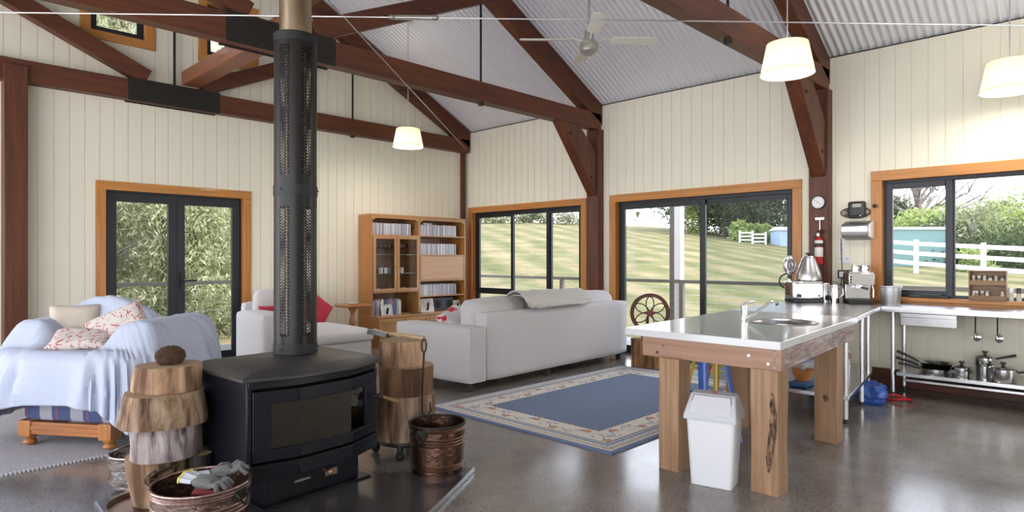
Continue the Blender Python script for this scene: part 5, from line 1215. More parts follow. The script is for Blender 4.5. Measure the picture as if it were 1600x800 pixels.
MB().lathe([(0, 0), (.082, 0), (.088, .01), (.098, .175), (.106, .18), (.106, .188), (.094, .186), (.084, .012), (0, .008)], n=44).build('pot', plain('dull_aluminium', (.52, .53, .54), .42, .9), t)
# wall fittings
t = thing('wall_thermometer', 'round white dial thermometer on the timber post', 'thermometer', (7.60, 2.535, 2.02)); t.scale = (.9, .9, .9); Ry = Matrix.Rotation(R(-90), 4, 'Y')
MB().lathe([(0, 0), (.082, 0), (.086, .02), (.078, .03), (.074, .022)], n=40, M=Ry).build('case', M['black'], t); f_ = MB().cyl((-.022, 0, 0), (-.024, 0, 0), .076, n=40).build('dial_face', plain('dial_white', (.82, .82, .80), .4), t)
b = MB()
for k in range(24): a = R(15 * k); b.box(-.0255, -.0245, -.001, .001, .058, .070, M=Matrix.Rotation(a, 4, 'X'))
b.build('scale_marks', M['black'], f_); MB().box(-.027, -.0255, -.0018, .0018, -.02, .062, M=Matrix.Rotation(R(-52), 4, 'X')).box(-.027, -.0255, -.002, .002, -.045, .0, M=Matrix.Rotation(R(-52), 4, 'X')).build('needle', M['black'], f_)
t = thing('wall_bracket', 'small steel bracket with a hanging rod below the thermometer', 'bracket', (7.60, 2.515, 1.83))
MB().box(-.03, 0, -.05, .05, -.012, .018).build('plate', M['steel'], t, bevel=.003); MB().cyl((-.02, 0, 0), (-.02, 0, -.16), .007, n=10).build('rod', M['steel'], t)
t = thing('fire_extinguisher', 'red fire extinguisher hung on the timber post', 'fire extinguisher', (7.545, 2.515, 1.315)); t.scale = (.84, .84, 1); red = plain('extinguisher_red', (.50, .012, .012), .25, coat=.4)
MB().lathe([(0, 0), (.045, 0), (.052, .012), (.052, .25), (.045, .285), (.02, .305), (.016, .32), (0, .322)], n=32).build('cylinder', red, t)
MB().shell([(.0525, .085), (.0532, .086), (.0532, .19), (.0525, .191)], n=32).build('label_band', plain('label_paper', (.72, .72, .70), .5), t); MB().shell([(.0525, .20), (.0532, .201), (.0532, .235), (.0525, .236)], n=32).build('black_band', M['black'], t); MB().shell([(.0526, .238), (.0533, .239), (.0533, .262), (.05, .27)], n=32).build('white_band', M['white'], t)
b = MB().box(-.015, .015, -.016, .016, .32, .345).beam((0, .02, .35), (-.02, -.06, .365), .016, .008).beam((0, .02, .372), (-.02, -.055, .388), .016, .008); b.build('valve_handle', M['bake'], t)
MB().cyl((-.014, 0, .335), (-.03, 0, .335), .016, n=16).build('gauge', M['chrome'], t); MB().tube([(.0, .016, .33), (.0, .06, .31), (.0, .068, .22), (0, .06, .13)], .008, 8).build('hose', M['bake'], t)
t = thing('towel_dispenser', 'steel paper towel dispenser on the board wall', 'towel dispenser', (7.75, 2.155, 1.585))
po = [(0, 0), (-.15, .03), (-.165, .10), (-.15, .17), (0, .215)]
b = MB(); vs = [(x, -.132, z) for x, z in po] + [(x, .14, z) for x, z in po]; n = 5
b.add(vs, [tuple(range(n)), tuple(range(2 * n - 1, n - 1, -1))] + [(i, (i + 1) % n, n + (i + 1) % n, n + i) for i in range(n)]); b.build('case', plain('grey_dispenser_steel', (.20, .19, .18), .3, .8), t, bevel=.006)
b = MB(); vs = [(x * 1.02 - .0, -.152, z) for x, z in po] + [(x * 1.02, -.130, z) for x, z in po]; b.add(vs, [tuple(range(n)), tuple(range(2 * n - 1, n - 1, -1))] + [(i, (i + 1) % n, n + (i + 1) % n, n + i) for i in range(n)]); b.build('end_cap', M['white'], t, bevel=.005)
MB().box(-.167, -.150, -.128, .138, .088, .150).build('bright_strip', M['steel'], t, bevel=.004)
t = thing('wooden_plaque', 'oval brown timber plaque behind the black wall receiver', 'plaque', (7.738, 2.19, 1.895))
MB().lathe([(0, -.012), (.155, -.012), (.16, 0), (.155, .010), (0, .012)], n=48, M=Ry @ Matrix.Scale(.42, 4, (1, 0, 0))).build('board', M['beam'][1], t)
b = MB()
for s in (-1, 1): b.ball((-.013, s * .115, 0), (.004, .028, .022), 16, 8)
b.build('painted_scene', blotch('little_landscape_paint', (.45, .50, .55), (.20, .26, .20), 40, .5), t)
t = thing('wall_receiver', 'black wall box with a small grey display above the towel dispenser', 'receiver', (7.72, 2.165, 1.835))
MB().soft((-.02, 0, .09), (.05, .175, .18), .018, 6).build('case', M['black'], t); MB().box(-.047, -.0445, -.05, .04, .115, .152).build('display', plain('lcd_grey', (.36, .40, .33), .3), t)
MB().soft((-.035, .0, .01), (.05, .14, .035), .015, 5).build('handset_cradle', M['bake'], t); MB().ball((-.062, -.045, .02), .010, 10, 8).build('silver_button', M['chrome'], t)
t = thing('power_point', 'white double power point behind the coffee machine', 'power point', (7.75, 2.31, 1.36))
MB().box(-.010, 0, -.068, .068, -.038, .038).build('plate', M['white'], t, bevel=.003); MB().box(-.014, -.009, -.045, -.02, .01, .025).box(-.014, -.009, .02, .045, .01, .025).build('rocker_switches', plain('switch_grey', (.5, .5, .5), .4), t)
t = thing('light_switch', 'white upright switch plate below the towel dispenser', 'switch', (7.75, 2.335, 1.51))
MB().box(-.010, 0, -.028, .028, -.075, .075).build('plate', M['white'], t, bevel=.003); MB().box(-.014, -.009, -.010, .010, -.045, -.02).box(-.014, -.009, -.010, .010, .02, .045).build('rocker_switches', plain('switch_grey_b', (.55, .55, .55), .4), t)
t = thing('plug_adapter', 'black plug pack with a white label behind the coffee machine', 'plug', (7.75, 2.325, 1.205))
MB().box(-.05, 0, -.04, .04, -.045, .045).build('body', M['black'], t, bevel=.004); MB().box(-.0515, -.0495, -.022, .022, -.032, .028).build('white_label', M['white'], t); MB().box(-.04, 0, -.085, -.045, .01, .045).build('second_plug', M['black'], t, bevel=.004)
o = MB().tube([(-.03, 0, .61), (-.02, .0, .45), (-.012, -.005, .30), (-.014, .0, .17), (-.012, .004, .06), (-.02, -.002, .04)], .0045, 6).build('power_cord', M['black'], loc=(7.75, 2.335, 1.0)); tag(o, 'thin black cord running down the wall from the towel dispenser', 'cord')  # black power cords of the bench appliances
o = MB().tube([(-.03, .02, .19), (-.10, .03, .08), (-.17, .10, .03), (-.24, .16, .14), (-.19, .06, .16), (-.10, -.04, .10), (-.11, -.10, .01)], .004, 6).build('power_cord', M['black'], loc=(7.74, 2.30, .965)); tag(o, 'black cord looping from the plug pack to the coffee machine', 'cord')
o = MB().cyl((-.0, 0, 0), (-.03, 0, 0), .010, n=12).ball((-.04, 0, 0), .022, 14, 10).build('casing_knob', M['bake'], loc=(7.726, 1.985, 1.955)); tag(o, 'black round knob on the side of the kitchen window casing', 'casing knob')  # black knob on the window casing
# on the kitchen sill
t = thing('spice_rack', 'two-tier wooden spice rack on the kitchen window sill', 'spice rack', (7.725, .995, .967)); sw = wood('rack_timber', (.22, .12, .05), (.34, .20, .09), 1, 10, .5)
MB().box(.035, .047, -.145, .145, 0, .295).build('back_board', sw, t); 
for s in (-1, 1): MB().box(-.045, .036, s * .145 - .006, s * .145 + .006, 0, .295).build('side', sw, t, bevel=.002)
for z in (0, .150): MB().box(-.045, .036, -.14, .14, z, z + .012).box(-.045, -.037, -.14, .14, z + .012, z + .048).build('shelf', sw, t, bevel=.002)
MB().box(-.045, .036, -.14, .14, .283, .295).build('top_board', sw, t, bevel=.002)
jg = plain('spice_jar_glass', (.55, .50, .42), .15); M['jl'] = randcol('jar_lids', [(.75, .74, .70), (.1, .1, .1), (.7, .7, .68), (.5, .48, .42)], .35)
jp = MB().lathe([(0, 0), (.017, 0), (.018, .05), (.012, .062), (0, .062)], n=16).build('spice_jar', randcol('spice_colours', [(.55, .48, .40), (.30, .22, .14), (.62, .58, .50), (.45, .40, .36), (.25, .2, .14)], .2)); MB().cyl((0, 0, .060), (0, 0, .082), .015, n=14).build('lid', M['jl'], jp)
jn = 0
for z, ys_, tier in ((.162, (.115, .07, .026, -.018, -.064, -.115), 'upper'), (.012, (.115, .09, .045, .005, -.115), 'lower')):
    for k, y in enumerate(ys_):
        o = jp if jn == 0 else copy_thing(jp); jn += 1
        o.location = (7.725 - .012 + (.0 if k % 2 else .012), .995 + y, .967 + z); tag(o, '%s spice jar from the left on the %s tier of the rack' % (ordw[k], tier), 'spice jar', 'spice jars in the sill rack')
for y, c_, lb in ((.815, (.80, .78, .75), 'glass shaker with a pale cap right of the spice rack'), (.755, (.03, .03, .03), 'glass shaker with a black cap right of the spice rack')):
    t = thing('shaker', lb, 'shaker', (7.725, y, .967)); MB().lathe([(0, 0), (.022, 0), (.023, .07), (.018, .08), (0, .08)], n=20).build('jar', jg, t); MB().lathe([(.021, .078), (.022, .12), (.018, .13), (0, .132)], n=20).build('cap', plain('shaker_cap_%d' % int(y * 1000), c_, .3), t)
o = MB().soft((0, 0, .012), (.06, .34, .024), .01, 6).soft((-.005, -.02, .03), (.03, .2, .02), .008, 5).build('knife_tray', M['bake'], loc=(7.755, 1.50, .9675)); tag(o, 'low black tray on the sill under the sliding window sash', 'tray')

# things under the benches
clear = plain('cloudy_plastic', (.60, .61, .66), .25, spec=.5)
def tub(label, x, y, z, w_, d_, h, mat, lidm, rz=0, nm='storage_tub'):
    t = thing(nm, label, 'tub', (x, y, z), rz)
    MB().prism(rrect(w_ * .88, d_ * .88, .03), 0, h, top=rrect(w_, d_, .035)).build('box', mat, t, bevel=.004)
    if lidm: MB().prism(rrect(w_ + .012, d_ + .012, .037), h - .004, h + .018).build('lid', lidm, t, bevel=.004)
zz_ = .2358
tub('cloudy plastic tub with a bluish lid at the back of the bench shelf', 6.18, 2.22, zz_, .40, .30, .20, clear, plain('blue_lid', (.30, .34, .55), .4), R(-10))
t = thing('mixing_bowl', 'orange plastic bowl on the shelf beside the island leg', 'bowl', (5.90, 2.105, zz_ + .045)); MB().lathe([(0, 0), (.05, 0), (.085, .06), (.10, .105), (.096, .105), (.08, .06), (.045, .006), (0, .005)], n=36).build('bowl', plain('orange_plastic', (.55, .22, .06), .4), t)
o = MB().soft((0, 0, .02), (.22, .16, .042), .015, 6).build('folded_cloth', fabric('dark_blue_cloth', (.05, .12, .28)), loc=(5.89, 2.11, zz_)); tag(o, 'dark blue folded cloth under the orange bowl', 'cloth')
tub('beige tub with an orange lid on the bench shelf', 6.32, 1.93, zz_, .20, .16, .13, plain('beige_plastic', (.50, .40, .33), .4), plain('orange_lid', (.52, .22, .06), .4), R(6))
t = thing('measuring_cup', 'tall white beaker on the bench shelf beside the far island leg', 'beaker', (6.10, 1.82, zz_ + .0)); MB().lathe([(0, 0), (.04, 0), (.05, .20), (.047, .20), (.038, .005), (0, .004)], n=28).build('beaker', M['white'], t)
t = thing('spray_bottle', 'white spray bottle with a red trigger at the back wall', 'spray bottle', (6.80, 2.02, zz_))
MB().lathe([(0, 0), (.042, 0), (.045, .02), (.045, .13), (.018, .19), (.015, .21), (0, .21)], n=28).build('bottle', M['white'], t); MB().box(-.014, .014, -.045, .018, .21, .245).build('head', M['white'], t, bevel=.004); MB().tube([(0, -.03, .215), (0, -.05, .19), (0, -.045, .16)], .007, 8).build('trigger', red, t)
bagm = MB().soft((0, 0, .085), (.36, .24, .17), .06, 22, (.0, .0, .02), wob=.03, seed=3)
bagm.v = [tuple(Vector(p) + noise.noise_vector(Vector(p) * 13) * .035 * min(1, p[2] * 12) + noise.noise_vector(Vector(p) * 30) * .012 * min(1, p[2] * 12)) for p in bagm.v]
o = bagm.build('plastic_bag', plain('blue_plastic_sheet', (.03, .10, .42), .3), loc=(6.77, 1.77, -.004), rot=(0, 0, R(8)), ang=20); tag(o, 'crumpled blue plastic bag on the floor under the steel bench', 'bag')
o = MB().tube([(.10 * math.cos(a), .10 * math.sin(a) * (1 + .1 * math.sin(3 * a)), .014 + .012 * math.sin(2 * a) + .012) for a in [2 * PI * i / 40 for i in range(40)]], .012, 8, closed=True).build('rubber_ring', red, loc=(7.0, 1.60, 0)); tag(o, 'red rubber ring on the floor beside the blue bag', 'ring')
# ------------------------------------------------------------------ outdoors
CA = math.atan2(1010, 987); FW = Vector((math.sin(CA), math.cos(CA), 0)); RT = Vector((math.cos(CA), -math.sin(CA), 0))
SL = [(-1.6, .035), (-.75, .03), (-.45, .05), (-.1, .097), (.02, .099), (.2, .092), (.30, .085), (.446, .071), (.64, .062), (.75, .060), (1.6, .05)]
def ground_z(x, y):
    d = x * FW.x + y * FW.y; s_ = x * RT.x + y * RT.y
    if d < 1: return -.3
    k = max(-1.6, min(1.6, s_ / d))
    for (p, u), (q, w_) in zip(SL, SL[1:]):
        if p <= k <= q: sl = u + (w_ - u) * (k - p) / (q - p); break
    e = max(0, d - 8.5)
    if e > 52: e = 52 + (e - 52) * -.05
    return -.3 + sl * e
b = MB()
rads = [1.5, 4, 6, 8, 9, 10, 11.5, 13, 15, 17, 19.5, 22, 25, 28, 31, 35, 39, 43, 47, 51, 55, 58, 60.5, 63, 70, 90, 140, 260]
na = 130
def gfn(u, v_):
    k = -1.75 + 3.5 * u; d = rads[min(len(rads) - 1, int(round(v_ * (len(rads) - 1))))]
    p = FW * d + RT * (k * d); z = ground_z(p.x, p.y) + .05 * noise.noise(Vector((p.x * .2, p.y * .2, 0))) * min(1, d / 20)
    return (p.x, p.y, z)
b.grid(gfn, na, len(rads) - 1)
m, nt, bb_ = newmat('mown_dry_grass'); v = coord(nt)
n = N(nt, 'ShaderNodeTexNoise', Scale=.55, Detail=8.0, Roughness=.7); L(nt, v, n.inputs['Vector'])
r = ramp(nt, [(.3, (.092, .094, .033)), (.5, (.18, .152, .074)), (.7, (.265, .21, .118))]); L(nt, n.outputs['Fac'], r.inputs['Fac'])
v2 = coord(nt, (1, 1, 1), rot=(0, 0, .6)); w_ = N(nt, 'ShaderNodeTexWave', Scale=.16, Distortion=3.5, Detail=2.0); w_.inputs['Detail Scale'].default_value = .35; L(nt, v2, w_.inputs['Vector'])
r2 = ramp(nt, [(.2, (.66, .76, .58)), (.8, (1.05, 1.0, .98))]); L(nt, w_.outputs['Fac'], r2.inputs['Fac'])
mx = N(nt, 'ShaderNodeMix', data_type='RGBA', blend_type='MULTIPLY'); mx.inputs[0].default_value = .8; L(nt, r.outputs['Color'], mx.inputs[6]); L(nt, r2.outputs['Color'], mx.inputs[7]); L(nt, mx.outputs[2], bb_.inputs['Base Color'])
bb_.inputs['Roughness'].default_value = .95; bb_.inputs['Specular IOR Level'].default_value = .1
n4 = N(nt, 'ShaderNodeTexNoise', Scale=9.0, Detail=6.0); L(nt, v, n4.inputs['Vector']); bp = N(nt, 'ShaderNodeBump', Strength=.6, Distance=.1); L(nt, n4.outputs['Fac'], bp.inputs['Height']); L(nt, bp.outputs['Normal'], bb_.inputs['Normal'])
tag(b.build('ground_paddock', m, ang=80), 'mown dry grass paddock rising away from the house', 'grass paddock', kind='structure')

def leafmat(name, cols, tr=.35):
    m = bpy.data.materials.new(name); m.use_nodes = True; nt = m.node_tree; nt.nodes.remove(nt.nodes['Principled BSDF'])
    g = nt.nodes.new('ShaderNodeNewGeometry'); r = ramp(nt, [(i / max(1, len(cols) - 1), c) for i, c in enumerate(cols)]); L(nt, g.outputs['Random Per Island'], r.inputs['Fac'])
    d = N(nt, 'ShaderNodeBsdfDiffuse'); t_ = N(nt, 'ShaderNodeBsdfTranslucent'); L(nt, r.outputs['Color'], d.inputs['Color']); L(nt, r.outputs['Color'], t_.inputs['Color'])
    mx = N(nt, 'ShaderNodeMixShader'); mx.inputs[0].default_value = tr; L(nt, d.outputs[0], mx.inputs[1]); L(nt, t_.outputs[0], mx.inputs[2]); L(nt, mx.outputs[0], nt.nodes['Material Output'].inputs['Surface'])
    return m
M['gum'] = leafmat('gum_leaves', [(.22, .24, .11), (.42, .44, .24), (.66, .65, .46), (.33, .37, .17)], .4)
M['broad'] = leafmat('bright_green_leaves', [(.17, .22, .06), (.31, .37, .12), (.44, .48, .20)], .4)
M['dark'] = leafmat('dark_pine_leaves', [(.045, .065, .03), (.08, .105, .05), (.13, .15, .075)], .25)
M['olive'] = leafmat('olive_grey_leaves', [(.16, .18, .095), (.28, .29, .16), (.38, .38, .23)], .35)
M['trunk'] = bark('gum_bark', (.22, .16, .12), (.40, .33, .28), (.55, .48, .42), 6, .3, .4)
M['deadwood'] = bark('dead_wood', (.16, .13, .12), (.27, .23, .21), (.36, .32, .30), 6, .3, .4)
def leaves(n, blobs, ln, wd_, droop):
    c = np.array([q[0] for q in blobs]); rr = np.array([q[1] for q in blobs]); wt = (rr.prod(1)) ** .75; wt /= wt.sum()
    k = RNG.choice(len(blobs), n, p=wt); d = RNG.normal(size=(n, 3)); d /= np.linalg.norm(d, axis=1)[:, None]
    p = c[k] + d * rr[k] * (RNG.random(n) ** .45)[:, None]
    a = RNG.normal(size=(n, 3)); a[:, 2] -= droop; a /= np.linalg.norm(a, axis=1)[:, None]
    s_ = np.cross(a, RNG.normal(size=(n, 3))); s_ /= np.linalg.norm(s_, axis=1)[:, None]
    l = ln * RNG.uniform(.6, 1.3, n)[:, None]; w2 = wd_ * RNG.uniform(.7, 1.3, n)[:, None]
    V = np.stack([p, p + a * l * .5 + s_ * w2 * .5, p + a * l, p + a * l * .5 - s_ * w2 * .5], 1).reshape(-1, 3)
    me = bpy.data.meshes.new('foliage'); me.vertices.add(4 * n); me.vertices.foreach_set('co', V.astype(np.float32).ravel()); me.loops.add(4 * n); me.loops.foreach_set('vertex_index', np.arange(4 * n, dtype=np.int32))
    me.polygons.add(n); me.polygons.foreach_set('loop_start', np.arange(0, 4 * n, 4, dtype=np.int32)); me.update(calc_edges=True); return me
def tree(label, x, y, h, w_, n, mat, ln, wd_, droop=.3, trunk_h=.3, seed=0, lean=(0, 0), nm='tree', cat='tree', group=None, low=.25, nb=14, tr=None, bare=False, trk='trunk'):
    z = ground_z(x, y) - .1; t = thing(nm, label, cat, (x, y, z), 0, group); rs = random.Random(seed * 13 + 5); tr = tr or max(.05, h * .028)
    b = MB(); top = Vector((lean[0], lean[1], h * .75)); b.tube([(0, 0, 0), tuple(top * .35 + Vector((rs.uniform(-.1, .1), rs.uniform(-.1, .1), 0)) * tr * 8), tuple(top)], [tr, tr * .75, tr * .3], 10)
    blobs = []; bl = top.length
    for i in range(nb):
        a = rs.uniform(0, 2 * PI); f_ = rs.uniform(low, 1.0); rad = w_ * .5 * math.sin(min(1, .25 + f_ * .9) * PI * .86 + .2) * rs.uniform(.45, .95)
        c = Vector((math.cos(a) * rad + lean[0] * f_, math.sin(a) * rad + lean[1] * f_, h * (.08 + .84 * f_))); s_ = w_ * rs.uniform(.17, .30)
        blobs.append((tuple(c), (s_, s_, s_ * rs.uniform(.55, .85))))
        st_ = top * min(.95, max(.2, f_ * .8)); b.tube([tuple(st_), tuple((st_ + c) / 2 + Vector((0, 0, .06 * h * rs.uniform(-.3, .6)))), tuple(c)], [tr * .42, tr * .25, tr * .08], 6)
        if bare:
            for q in range(7):
                e = c + Vector((rs.uniform(-1, 1), rs.uniform(-1, 1), rs.uniform(.0, 1))) * w_ * .2; b.tube([tuple((st_ + c) / 2 if q % 2 else c), tuple((c + e) / 2 + Vector((0, 0, .1))), tuple(e)], [tr * .14, tr * .08, tr * .03], 5)
    b.build(trk, M['deadwood'] if bare else M['trunk'], t, recalc=False, ang=80)
    if n:
        me = leaves(n, blobs, ln, wd_, droop); me.materials.append(mat); o = bpy.data.objects.new('crown', me); COL.objects.link(o); o.parent = t
    return t
# gums outside the gable doors
tree('dense drooping gum tree outside the right leaf of the gable door', 5.15, 14.2, 5.6, 4.6, 34000, M['gum'], .15, .036, .9, seed=1, low=.0, nb=40, tr=.035)
tree('taller olive gum outside the left leaf of the gable door', 2.6, 15.6, 8.6, 5.0, 26000, M['olive'], .16, .034, .8, seed=2, low=.05, nb=34, tr=.20)
tree('tall gum outside the high gable windows', 4.6, 18.5, 12.0, 6.5, 20000, M['gum'], .22, .05, .8, seed=3, low=.2, nb=30, tr=.22)
tree('grey leaning gum behind the other gums at the far left of the gable door', .4, 18.0, 10.5, 6.5, 16000, M['olive'], .22, .05, .7, seed=4, low=.05, nb=28, tr=.2)
tree('bare grey sapling in front of the gums outside the left door leaf', 2.75, 13.6, 4.6, 3.0, 0, None, 0, 0, seed=5, low=.3, nb=9, tr=.05, bare=True)
tree('round low gum filling the gap low behind the gable door', 1.9, 14.4, 3.3, 3.4, 12000, M['gum'], .14, .03, .8, seed=6, low=.0, nb=20, tr=.06)
tree('broad gum mass closing the view behind the right door leaf', 7.2, 21.5, 9.5, 9.0, 20000, M['gum'], .26, .07, .7, seed=7, low=.0, nb=40, tr=.18)
tree('broad olive gum mass closing the view behind the left door leaf', 2.2, 21.0, 10.5, 9.0, 20000, M['olive'], .26, .07, .7, seed=8, low=.0, nb=40, tr=.18)
tree('round leafy gum sapling low in the right leaf of the gable door', 4.55, 13.2, 2.7, 2.3, 14000, M['gum'], .13, .034, .9, seed=9, low=.0, nb=24, tr=.03)
# trees beyond the paddock, seen through the side windows
def vp(px, d): return tuple(FW * d + RT * ((px - 800) / 987. * d))
gF = 'trees beyond the paddock'
def far(label, px, d, *a, **k): x, y, _ = vp(px, d); return tree(label, x, y, *a, **k)
for i, (px, d, h, w_) in enumerate(((1098, 54, 10.5, 8), (1132, 52, 12, 8), (1166, 51, 12.5, 8.5), (1200, 50, 12, 8), (1236, 49, 12, 8.5), (1272, 48, 11, 8))):
    far('dark pine, %s from the left of the row seen through the sliding door' % ordw[i], px, d, h, w_, 7500, M['dark'], .34, .13, .3, seed=20 + i, low=.0, nb=24, group=gF)
far('light green bush in front of the dark pines beside the sliding door stile', 1076, 53, 2.6, 3.6, 2200, M['broad'], .26, .12, .2, seed=31, low=.0, nb=10, nm='bush', cat='bush', tr=.05)
far('tall thin sapling on the hill crest beside the veranda post', 1073, 52, 5.2, 1.4, 260, M['olive'], .22, .08, .5, seed=32, low=.55, nb=7, tr=.05)
far('tiny lone tree on the bare skyline left of the veranda post', 997, 60, 1.7, .9, 260, M['olive'], .18, .08, .3, seed=33, low=.4, nb=5, tr=.04)
far('pale green sunny bush below the dark pines in the tinted door leaf', 1158, 46, 1.5, 2.0, 1600, M['broad'], .26, .12, .2, seed=34, low=.0, nb=10, nm='bush', cat='bush', tr=.05)
far('second sunny bush below the dark pines further right in the tinted door leaf', 1190, 46, 1.3, 1.8, 1400, M['broad'], .26, .12, .2, seed=35, low=.0, nb=10, nm='bush', cat='bush', tr=.05)
far('spindly half bare tree on the skyline in the far window', 886, 58, 2.6, 2.2, 120, M['olive'], .2, .07, .4, seed=36, low=.4, nb=9, tr=.06, bare=True)
for i, px in enumerate((758, 782, 806, 832, 870, 902)):
    far('low green bush along the skyline of the far window, %s from the left' % ordw[i], px, 59.5, 1.0 + .3 * (i % 2), 3.6, 900, M['olive'] if i != 3 else M['dark'], .26, .12, .1, seed=40 + i, low=.0, nb=8, nm='bush', cat='bush', tr=.04, group='bushes along the skyline')
far('big dead tree with bare branching limbs behind the kitchen window', 1432, 40, 7.0, 8.0, 0, None, 0, 0, seed=51, low=.45, nb=22, tr=.30, bare=True)
far('dark grey green tree left of the dead tree in the kitchen window', 1396, 44, 3.5, 4.6, 6500, M['dark'], .30, .12, .3, seed=52, low=.1, nb=20)
far('bright green spreading tree in the left pane of the kitchen window', 1462, 34, 2.3, 6.0, 12000, M['broad'], .30, .12, .2, seed=53, low=.0, nb=28)
far('low yellow green shrub mass at the left of the kitchen window', 1405, 37, 1.8, 4.6, 6500, M['broad'], .28, .12, .2, seed=54, low=.0, nb=18)
far('twisted dark gum with a forked trunk in the middle of the kitchen window', 1518, 31, 3.3, 4.8, 1700, M['olive'], .26, .10, .3, seed=55, low=.35, nb=18, tr=.16, trk='forked_trunk')
far('large bright green tree at the right of the kitchen window', 1588, 33, 2.6, 8.0, 14000, M['broad'], .30, .12, .2, seed=56, low=.0, nb=30)
far('dark pointed tree rising behind the bright green ones in the kitchen window', 1562, 46, 3.6, 4.2, 4500, M['dark'], .30, .12, .3, seed=57, low=.2, nb=18)
far('tree at the far right beyond the kitchen window', 1668, 34, 3.0, 7.5, 9000, M['broad'], .30, .12, .2, seed=58, low=.0, nb=24)
far('small yellow green tussock behind the white fence', 1518, 27, .9, 1.8, 1200, M['broad'], .3, .06, -.6, seed=59, low=.0, nb=6, nm='tussock', cat='tussock', tr=.03)
far('dense low shrub behind the fence at the right of the kitchen window', 1610, 29, 1.9, 5.5, 5000, M['dark'], .22, .09, .2, seed=60, low=.0, nb=16, nm='bush', cat='bush', tr=.05)
far('dense low shrub behind the fence in the left of the kitchen window', 1478, 31, 1.9, 4.6, 4000, M['dark'], .22, .09, .2, seed=61, low=.0, nb=16, nm='bush', cat='bush', tr=.05)
# white post and rail fence
wf = thing('rail_fence', 'white three-rail paddock fence outside the kitchen window', 'fence', (30.2, 6.27, 0)); wp = plain('white_fence_paint', (.78, .78, .80), .6)
fa, fd = Vector((30.2, 6.27, 0)), Vector((-1.13, -2.39, 0)); pp = []
for k in range(-1, 6):
    p = fa + fd * (k - 1) - Vector((30.2, 6.27, 0)); zb = ground_z(30.2 + p.x, 6.27 + p.y) - .05; pp.append((p, zb)); MB().box(p.x - .075, p.x + .075, p.y - .075, p.y + .075, zb, zb + 1.42).build('post', wp, wf)
for q in (.45, .86, 1.26):
    b = MB()
    for (p, za), (r_, zb) in zip(pp, pp[1:]): b.beam(p + Vector((0, 0, za + q)), r_ + Vector((0, 0, zb + q)), .04, .16, side=(.9, -.43, 0))
    b.build('rail', wp, wf)
for i, (px, d) in enumerate(((1166, 44), (1186, 43))):
    x, y, _ = vp(px, d); g = thing('paddock_gate', 'small white gate panel far off below the dark pines, %s of two' % ('left' if i == 0 else 'right'), 'gate', (x, y, ground_z(x, y)))
    b = MB()
    for z in (.2, .45, .7): b.beam(RT * -.5 + Vector((0, 0, z)), RT * .5 + Vector((0, 0, z)), .05, .1, side=(FW.x, FW.y, 0))
    for u in (-.45, .45): b.box(RT.x * u - .05, RT.x * u + .05, RT.y * u - .05, RT.y * u + .05, 0, .85)
    b.build('rails', wp, g)
x, y, _ = vp(1238, 44); sh = thing('shed', 'low pale blue shed at the right edge of the sliding door view', 'shed', (x, y, ground_z(x, y) - .1), math.atan2(RT.y, RT.x)); MB().box(-1.2, 1.2, -.8, .8, 0, 1.2).build('wall', plain('pale_blue_sheet', (.42, .50, .66), .5), sh); MB().prism([(-1.3, -.95), (1.3, -.95), (1.3, .95), (-1.3, .95)], 1.2, 1.45, top=[(-1.25, -.1), (1.25, -.1), (1.25, .1), (-1.25, .1)]).build('roof', M['roof'], sh)
x, y, _ = vp(1404, 30.5); sh = thing('shed', 'low green shed behind the fence at the left of the kitchen window', 'shed', (x, y, ground_z(x, y) - .1), math.atan2(RT.y, RT.x)); MB().box(-1.9, 1.6, -1, 1, 0, 1.75).build('wall', plain('blue_green_sheet', (.13, .23, .21), .5), sh); MB().box(-2.0, 1.7, -1.1, 1.1, 1.75, 1.85).build('roof', M['roof'], sh)
# veranda balustrade outside both walls
def balustrade(label, p0, p1, n):
    p0, p1 = Vector(p0), Vector(p1); t = thing('veranda_balustrade', label, 'balustrade', p0, kind='structure'); d = p1 - p0; gz = -.45
    MB().beam(Vector((0, 0, 1.0)), d + Vector((0, 0, 1.0)), .055, .055, side=(0, 0, 1)).build('top_rail', plain('grey_rail_timber', (.17, .15, .14), .6), t)
    b = MB()
    for k in range(8): b.cyl(Vector((0, 0, .12 + .11 * k)), d + Vector((0, 0, .12 + .11 * k)), .0022, n=5)
    b.build('wires', M['steel'], t)
    for k in range(n + 1):
        q = d * (k / n); MB().box(q.x - .035, q.x + .035, q.y - .035, q.y + .035, gz, 1.0).build('post', plain('grey_post_timber', (.17, .15, .14), .6) if 'gp' not in M else M['gp'], t)
    return t
M['gp'] = plain('grey_post_paint', (.16, .145, .14), .6)
balustrade('wire balustrade along the veranda outside the long wall', (9.45, -5, 0), (9.45, 10.45, 0), 6)
balustrade('wire balustrade along the veranda outside the gable wall', (-3, 10.45, 0), (9.45, 10.45, 0), 5)
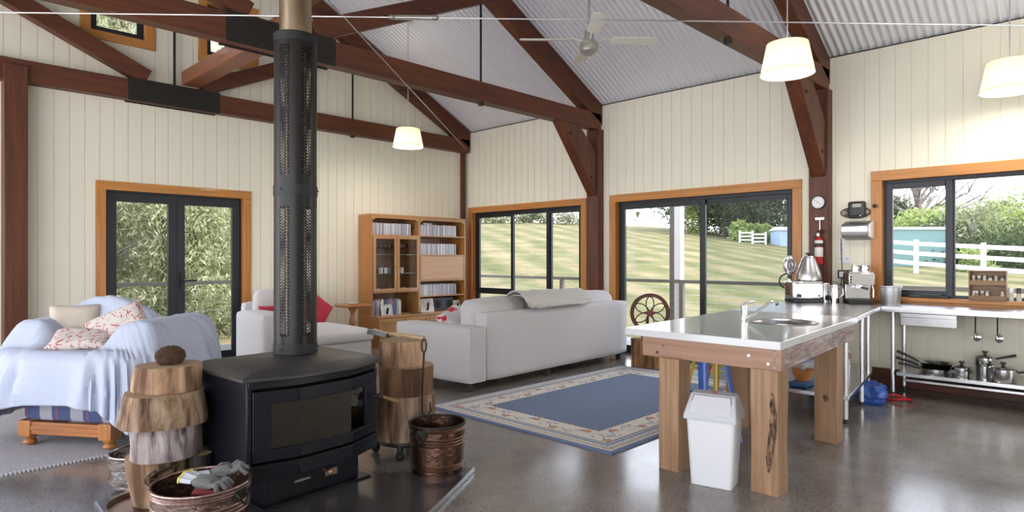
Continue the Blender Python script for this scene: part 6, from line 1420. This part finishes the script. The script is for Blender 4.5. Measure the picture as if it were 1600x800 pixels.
vpst = thing('veranda_post', 'square veranda post with its lit face coloured white outside the sliding door', 'post', (9.56, 5.47, -.4), kind='structure'); MB().box(-.06, .06, -.0, .09, 0, 4.2).build('shaft', M['gp'], vpst); MB().box(-.06, .06, -.115, .0, 0, 4.2).build('lit_face', wp, vpst)  # white half stands for the sunlit face of the grey post
tag(MB().box(7.9, 9.6, -5, 10.6, -.12, -.03).box(-3, 7.9, 8.93, 10.6, -.12, -.03).build('veranda_deck', M['gp'], flat=True), 'grey timber veranda deck around the house', 'deck', kind='structure')

# ------------------------------------------------------------------ light, sky, camera
wd = bpy.data.worlds.new('sky'); SC.world = wd; wd.use_nodes = True; nt = wd.node_tree; bg = nt.nodes['Background']
tc = nt.nodes.new('ShaderNodeTexCoord'); sx = nt.nodes.new('ShaderNodeSeparateXYZ'); L(nt, tc.outputs['Generated'], sx.inputs[0])
r = ramp(nt, [(0, (.98, .98, 1.0)), (.12, (.95, .97, 1.0)), (.5, (.70, .80, 1.0)), (1, (.55, .70, 1.0))]); L(nt, sx.outputs[2], r.inputs['Fac']); L(nt, r.outputs['Color'], bg.inputs['Color'])
bg.inputs['Strength'].default_value = 1.25
s = bpy.data.lights.new('sun', 'SUN'); s.energy = 1.25; s.angle = R(1.2); s.color = (1, .95, .86); so = bpy.data.objects.new('sun', s); COL.objects.link(so)
so.rotation_euler = (-Vector((.55, -.50, 1.15))).to_track_quat('-Z', 'Y').to_euler()
cam = bpy.data.cameras.new('camera'); co = bpy.data.objects.new('camera', cam); COL.objects.link(co); SC.camera = co
co.location = (0, 0, 1.38); co.rotation_euler = (R(90), 0, -CA); cam.sensor_width = 36; cam.lens = 987 / 1600 * 36; cam.shift_y = 4 / 1600; cam.clip_start = .05; cam.clip_end = 1000
SC.view_settings.view_transform = 'Standard'; SC.view_settings.look = 'None'; SC.view_settings.gamma = 1; SC.view_settings.use_curve_mapping = False
SC.view_settings.exposure = 2.0
cy_ = SC.cycles; cy_.use_denoising = True; cy_.max_bounces = 8; cy_.diffuse_bounces = 5; cy_.glossy_bounces = 4; cy_.transparent_max_bounces = 16; cy_.transmission_bounces = 4; cy_.caustics_reflective = False; cy_.caustics_refractive = False; cy_.sample_clamp_indirect = 6
